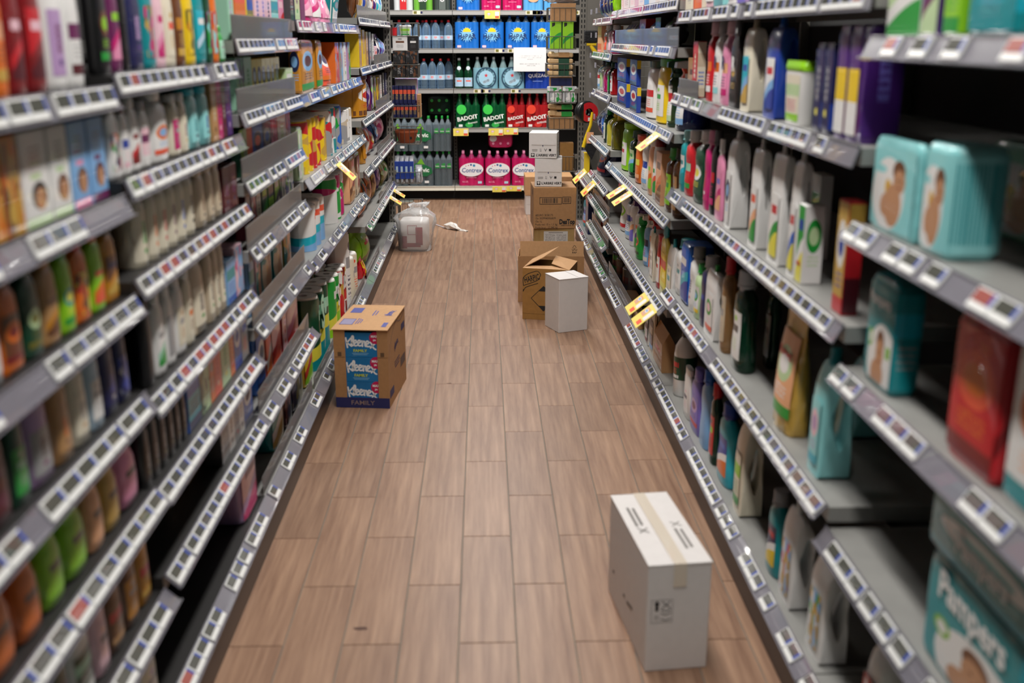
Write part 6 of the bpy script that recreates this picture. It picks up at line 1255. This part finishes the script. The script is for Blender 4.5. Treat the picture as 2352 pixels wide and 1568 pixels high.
for i in range(2):
    o = inb(RBK[3], 'clear_cutlery_pack', f'clear plastic pack with green and red print, {("nearer the aisle", "nearer the post")[i]}', 'pack', -.06+i*.115, -.085, 0, 'clear plastic packs'); k_pack(o, .11, .05, .12, 'silver', None, ('busy', 'silver', 'silver', 'green', 'white'), seed=i)
kr(RBK[4], 'low_kraft_box', 'low kraft box in the fifth right wire basket', 'box', .0, .18, .085, .18, KRAFT)
for j in range(2):
    o = inb(RBK[4], 'wooden_spoon_pack', f'pack of wooden spoons with green band, {("lower", "upper")[j]} of two on the kraft box', 'cutlery', .0, -.02, .087+j*.052, 'wooden spoon packs')
    obj('handle_block', MB().box(-.07, .09, -.04, .04, 0, .035, b=.008).mesh('handle_block'), WOOD, o); obj('spoon_bowl', MB().loft([se(.04*s, .05*s, 2, 12, z) for s, z in ((.5, .0), (1, .012), (1, .036), (.5, .05))]).mesh('spoon_bowl', True), WOOD, o, (-.062, 0, 0)); obj('band', MB().box(0, .08, -.043, .043, .002, .037).mesh('band'), card('green'), o)
kr(RBK[5], 'tall_kraft_box', 'tall brown kraft box standing in the lowest right basket', 'box', .0, .1, .21, .1, KRAFTD)
# ================================================================== hooks and hanging goods on the right end
HK = MB().tube([(0, 0, 0), (-.385, 0, .0), (-.41, 0, .012)], .0025, 6).mesh('hook'); HT = MB().box(-.425, -.417, -.022, .022, -.005, .03).mesh('hook_tag')
for i, (y, z) in enumerate(((7.85, 1.66), (7.5, 1.66), (7.85, 1.5), (7.5, 1.5), (7.85, 1.36), (7.5, 1.3), (7.85, 1.22), (7.5, 1.12), (7.85, 1.08), (7.5, .95), (7.72, .905))):
    o = thing('display_hook', f'metal display hook with clear tag on the right end panel, {ORD[i]} from top', 'hook', (1.205, y, z), 0, 'display hooks'); obj('hook', HK, mat('chrome', 'b9b9b9', .2, metal=.9), o); obj('hook_tag', HT, RAILW, o)
def hang(name, lab, cat, u, v, y): p = on_y(u, v, y); return thing(name, lab, cat, p)
o = hang('floor_brush', 'black bristled brush head with yellow socket hanging on the end hooks', 'brush', 1357, 98, 7.85)
obj('bristles', MB().box(-.05, .05, -.02, .02, 0, .085, b=.008).mesh('bristles'), mat('bristle_black', '17171a', .9, bump=.8, vs=90), o); obj('socket', MB().tube([(-.03, 0, -.012), (.04, 0, -.012)], .011, 8).tube([(.0, 0, -.02), (.05, 0, -.09)], [.012, .02], 8).mesh('socket', True), pl('yellow'), o)
o = hang('tape_reel', 'black hose reel with red ring label hanging on the end hooks', 'reel', 1351, 257, 7.8)
obj('reel', MB().rev([(.03, -.03), (.075, -.03), (.08, -.025), (.08, .025), (.075, .03), (.03, .03), (.028, 0)], 26, cap0=False, cap1=False).mesh('reel', True), pl('black'), o, (-.02, 0, 0), (math.pi/2, 0, .5)); 
rl = MB(); rl.loft([[(r*math.cos(2*math.pi*i/26), r*math.sin(2*math.pi*i/26), z) for i in range(26)] for r, z in ((.028, .0), (.07, .0), (.07, .002), (.028, .002), (.028, .0))], False, False); obj('ring_label', rl.mesh('ring_label'), pl('red'), o, (.003, -.031, 0), (math.pi/2, 0, .25)); obj('price_sticker', quad_mesh(.03, .025), card('white'), o, (.01, -.036, -.05), (0, 0, .25))
o = hang('yellow_hand_brush', 'yellow handled brush with black bristles hanging at the end of the shelves', 'brush', 1340, 338, 7.7)
obj('handle', MB().tube([(0, 0, 0), (.02, 0, .08), (.05, 0, .16), (.06, 0, .25)], [.014, .012, .012, .009], 8).mesh('handle', True), pl('yellow'), o); obj('bristles', MB().prism([(.01, -.01), (.06, -.09), (.10, .0), (.06, .08)], -.02, .02).mesh('bristles'), mat('bristle_black', '17171a', .9, bump=.8, vs=90), o); obj('card_tag', MB().box(.02, .07, -.024, -.0225, .03, .11).mesh('card_tag'), card('peach'), o)

for _o in bpy.data.objects:
    if 'front' in _o: del _o['front']
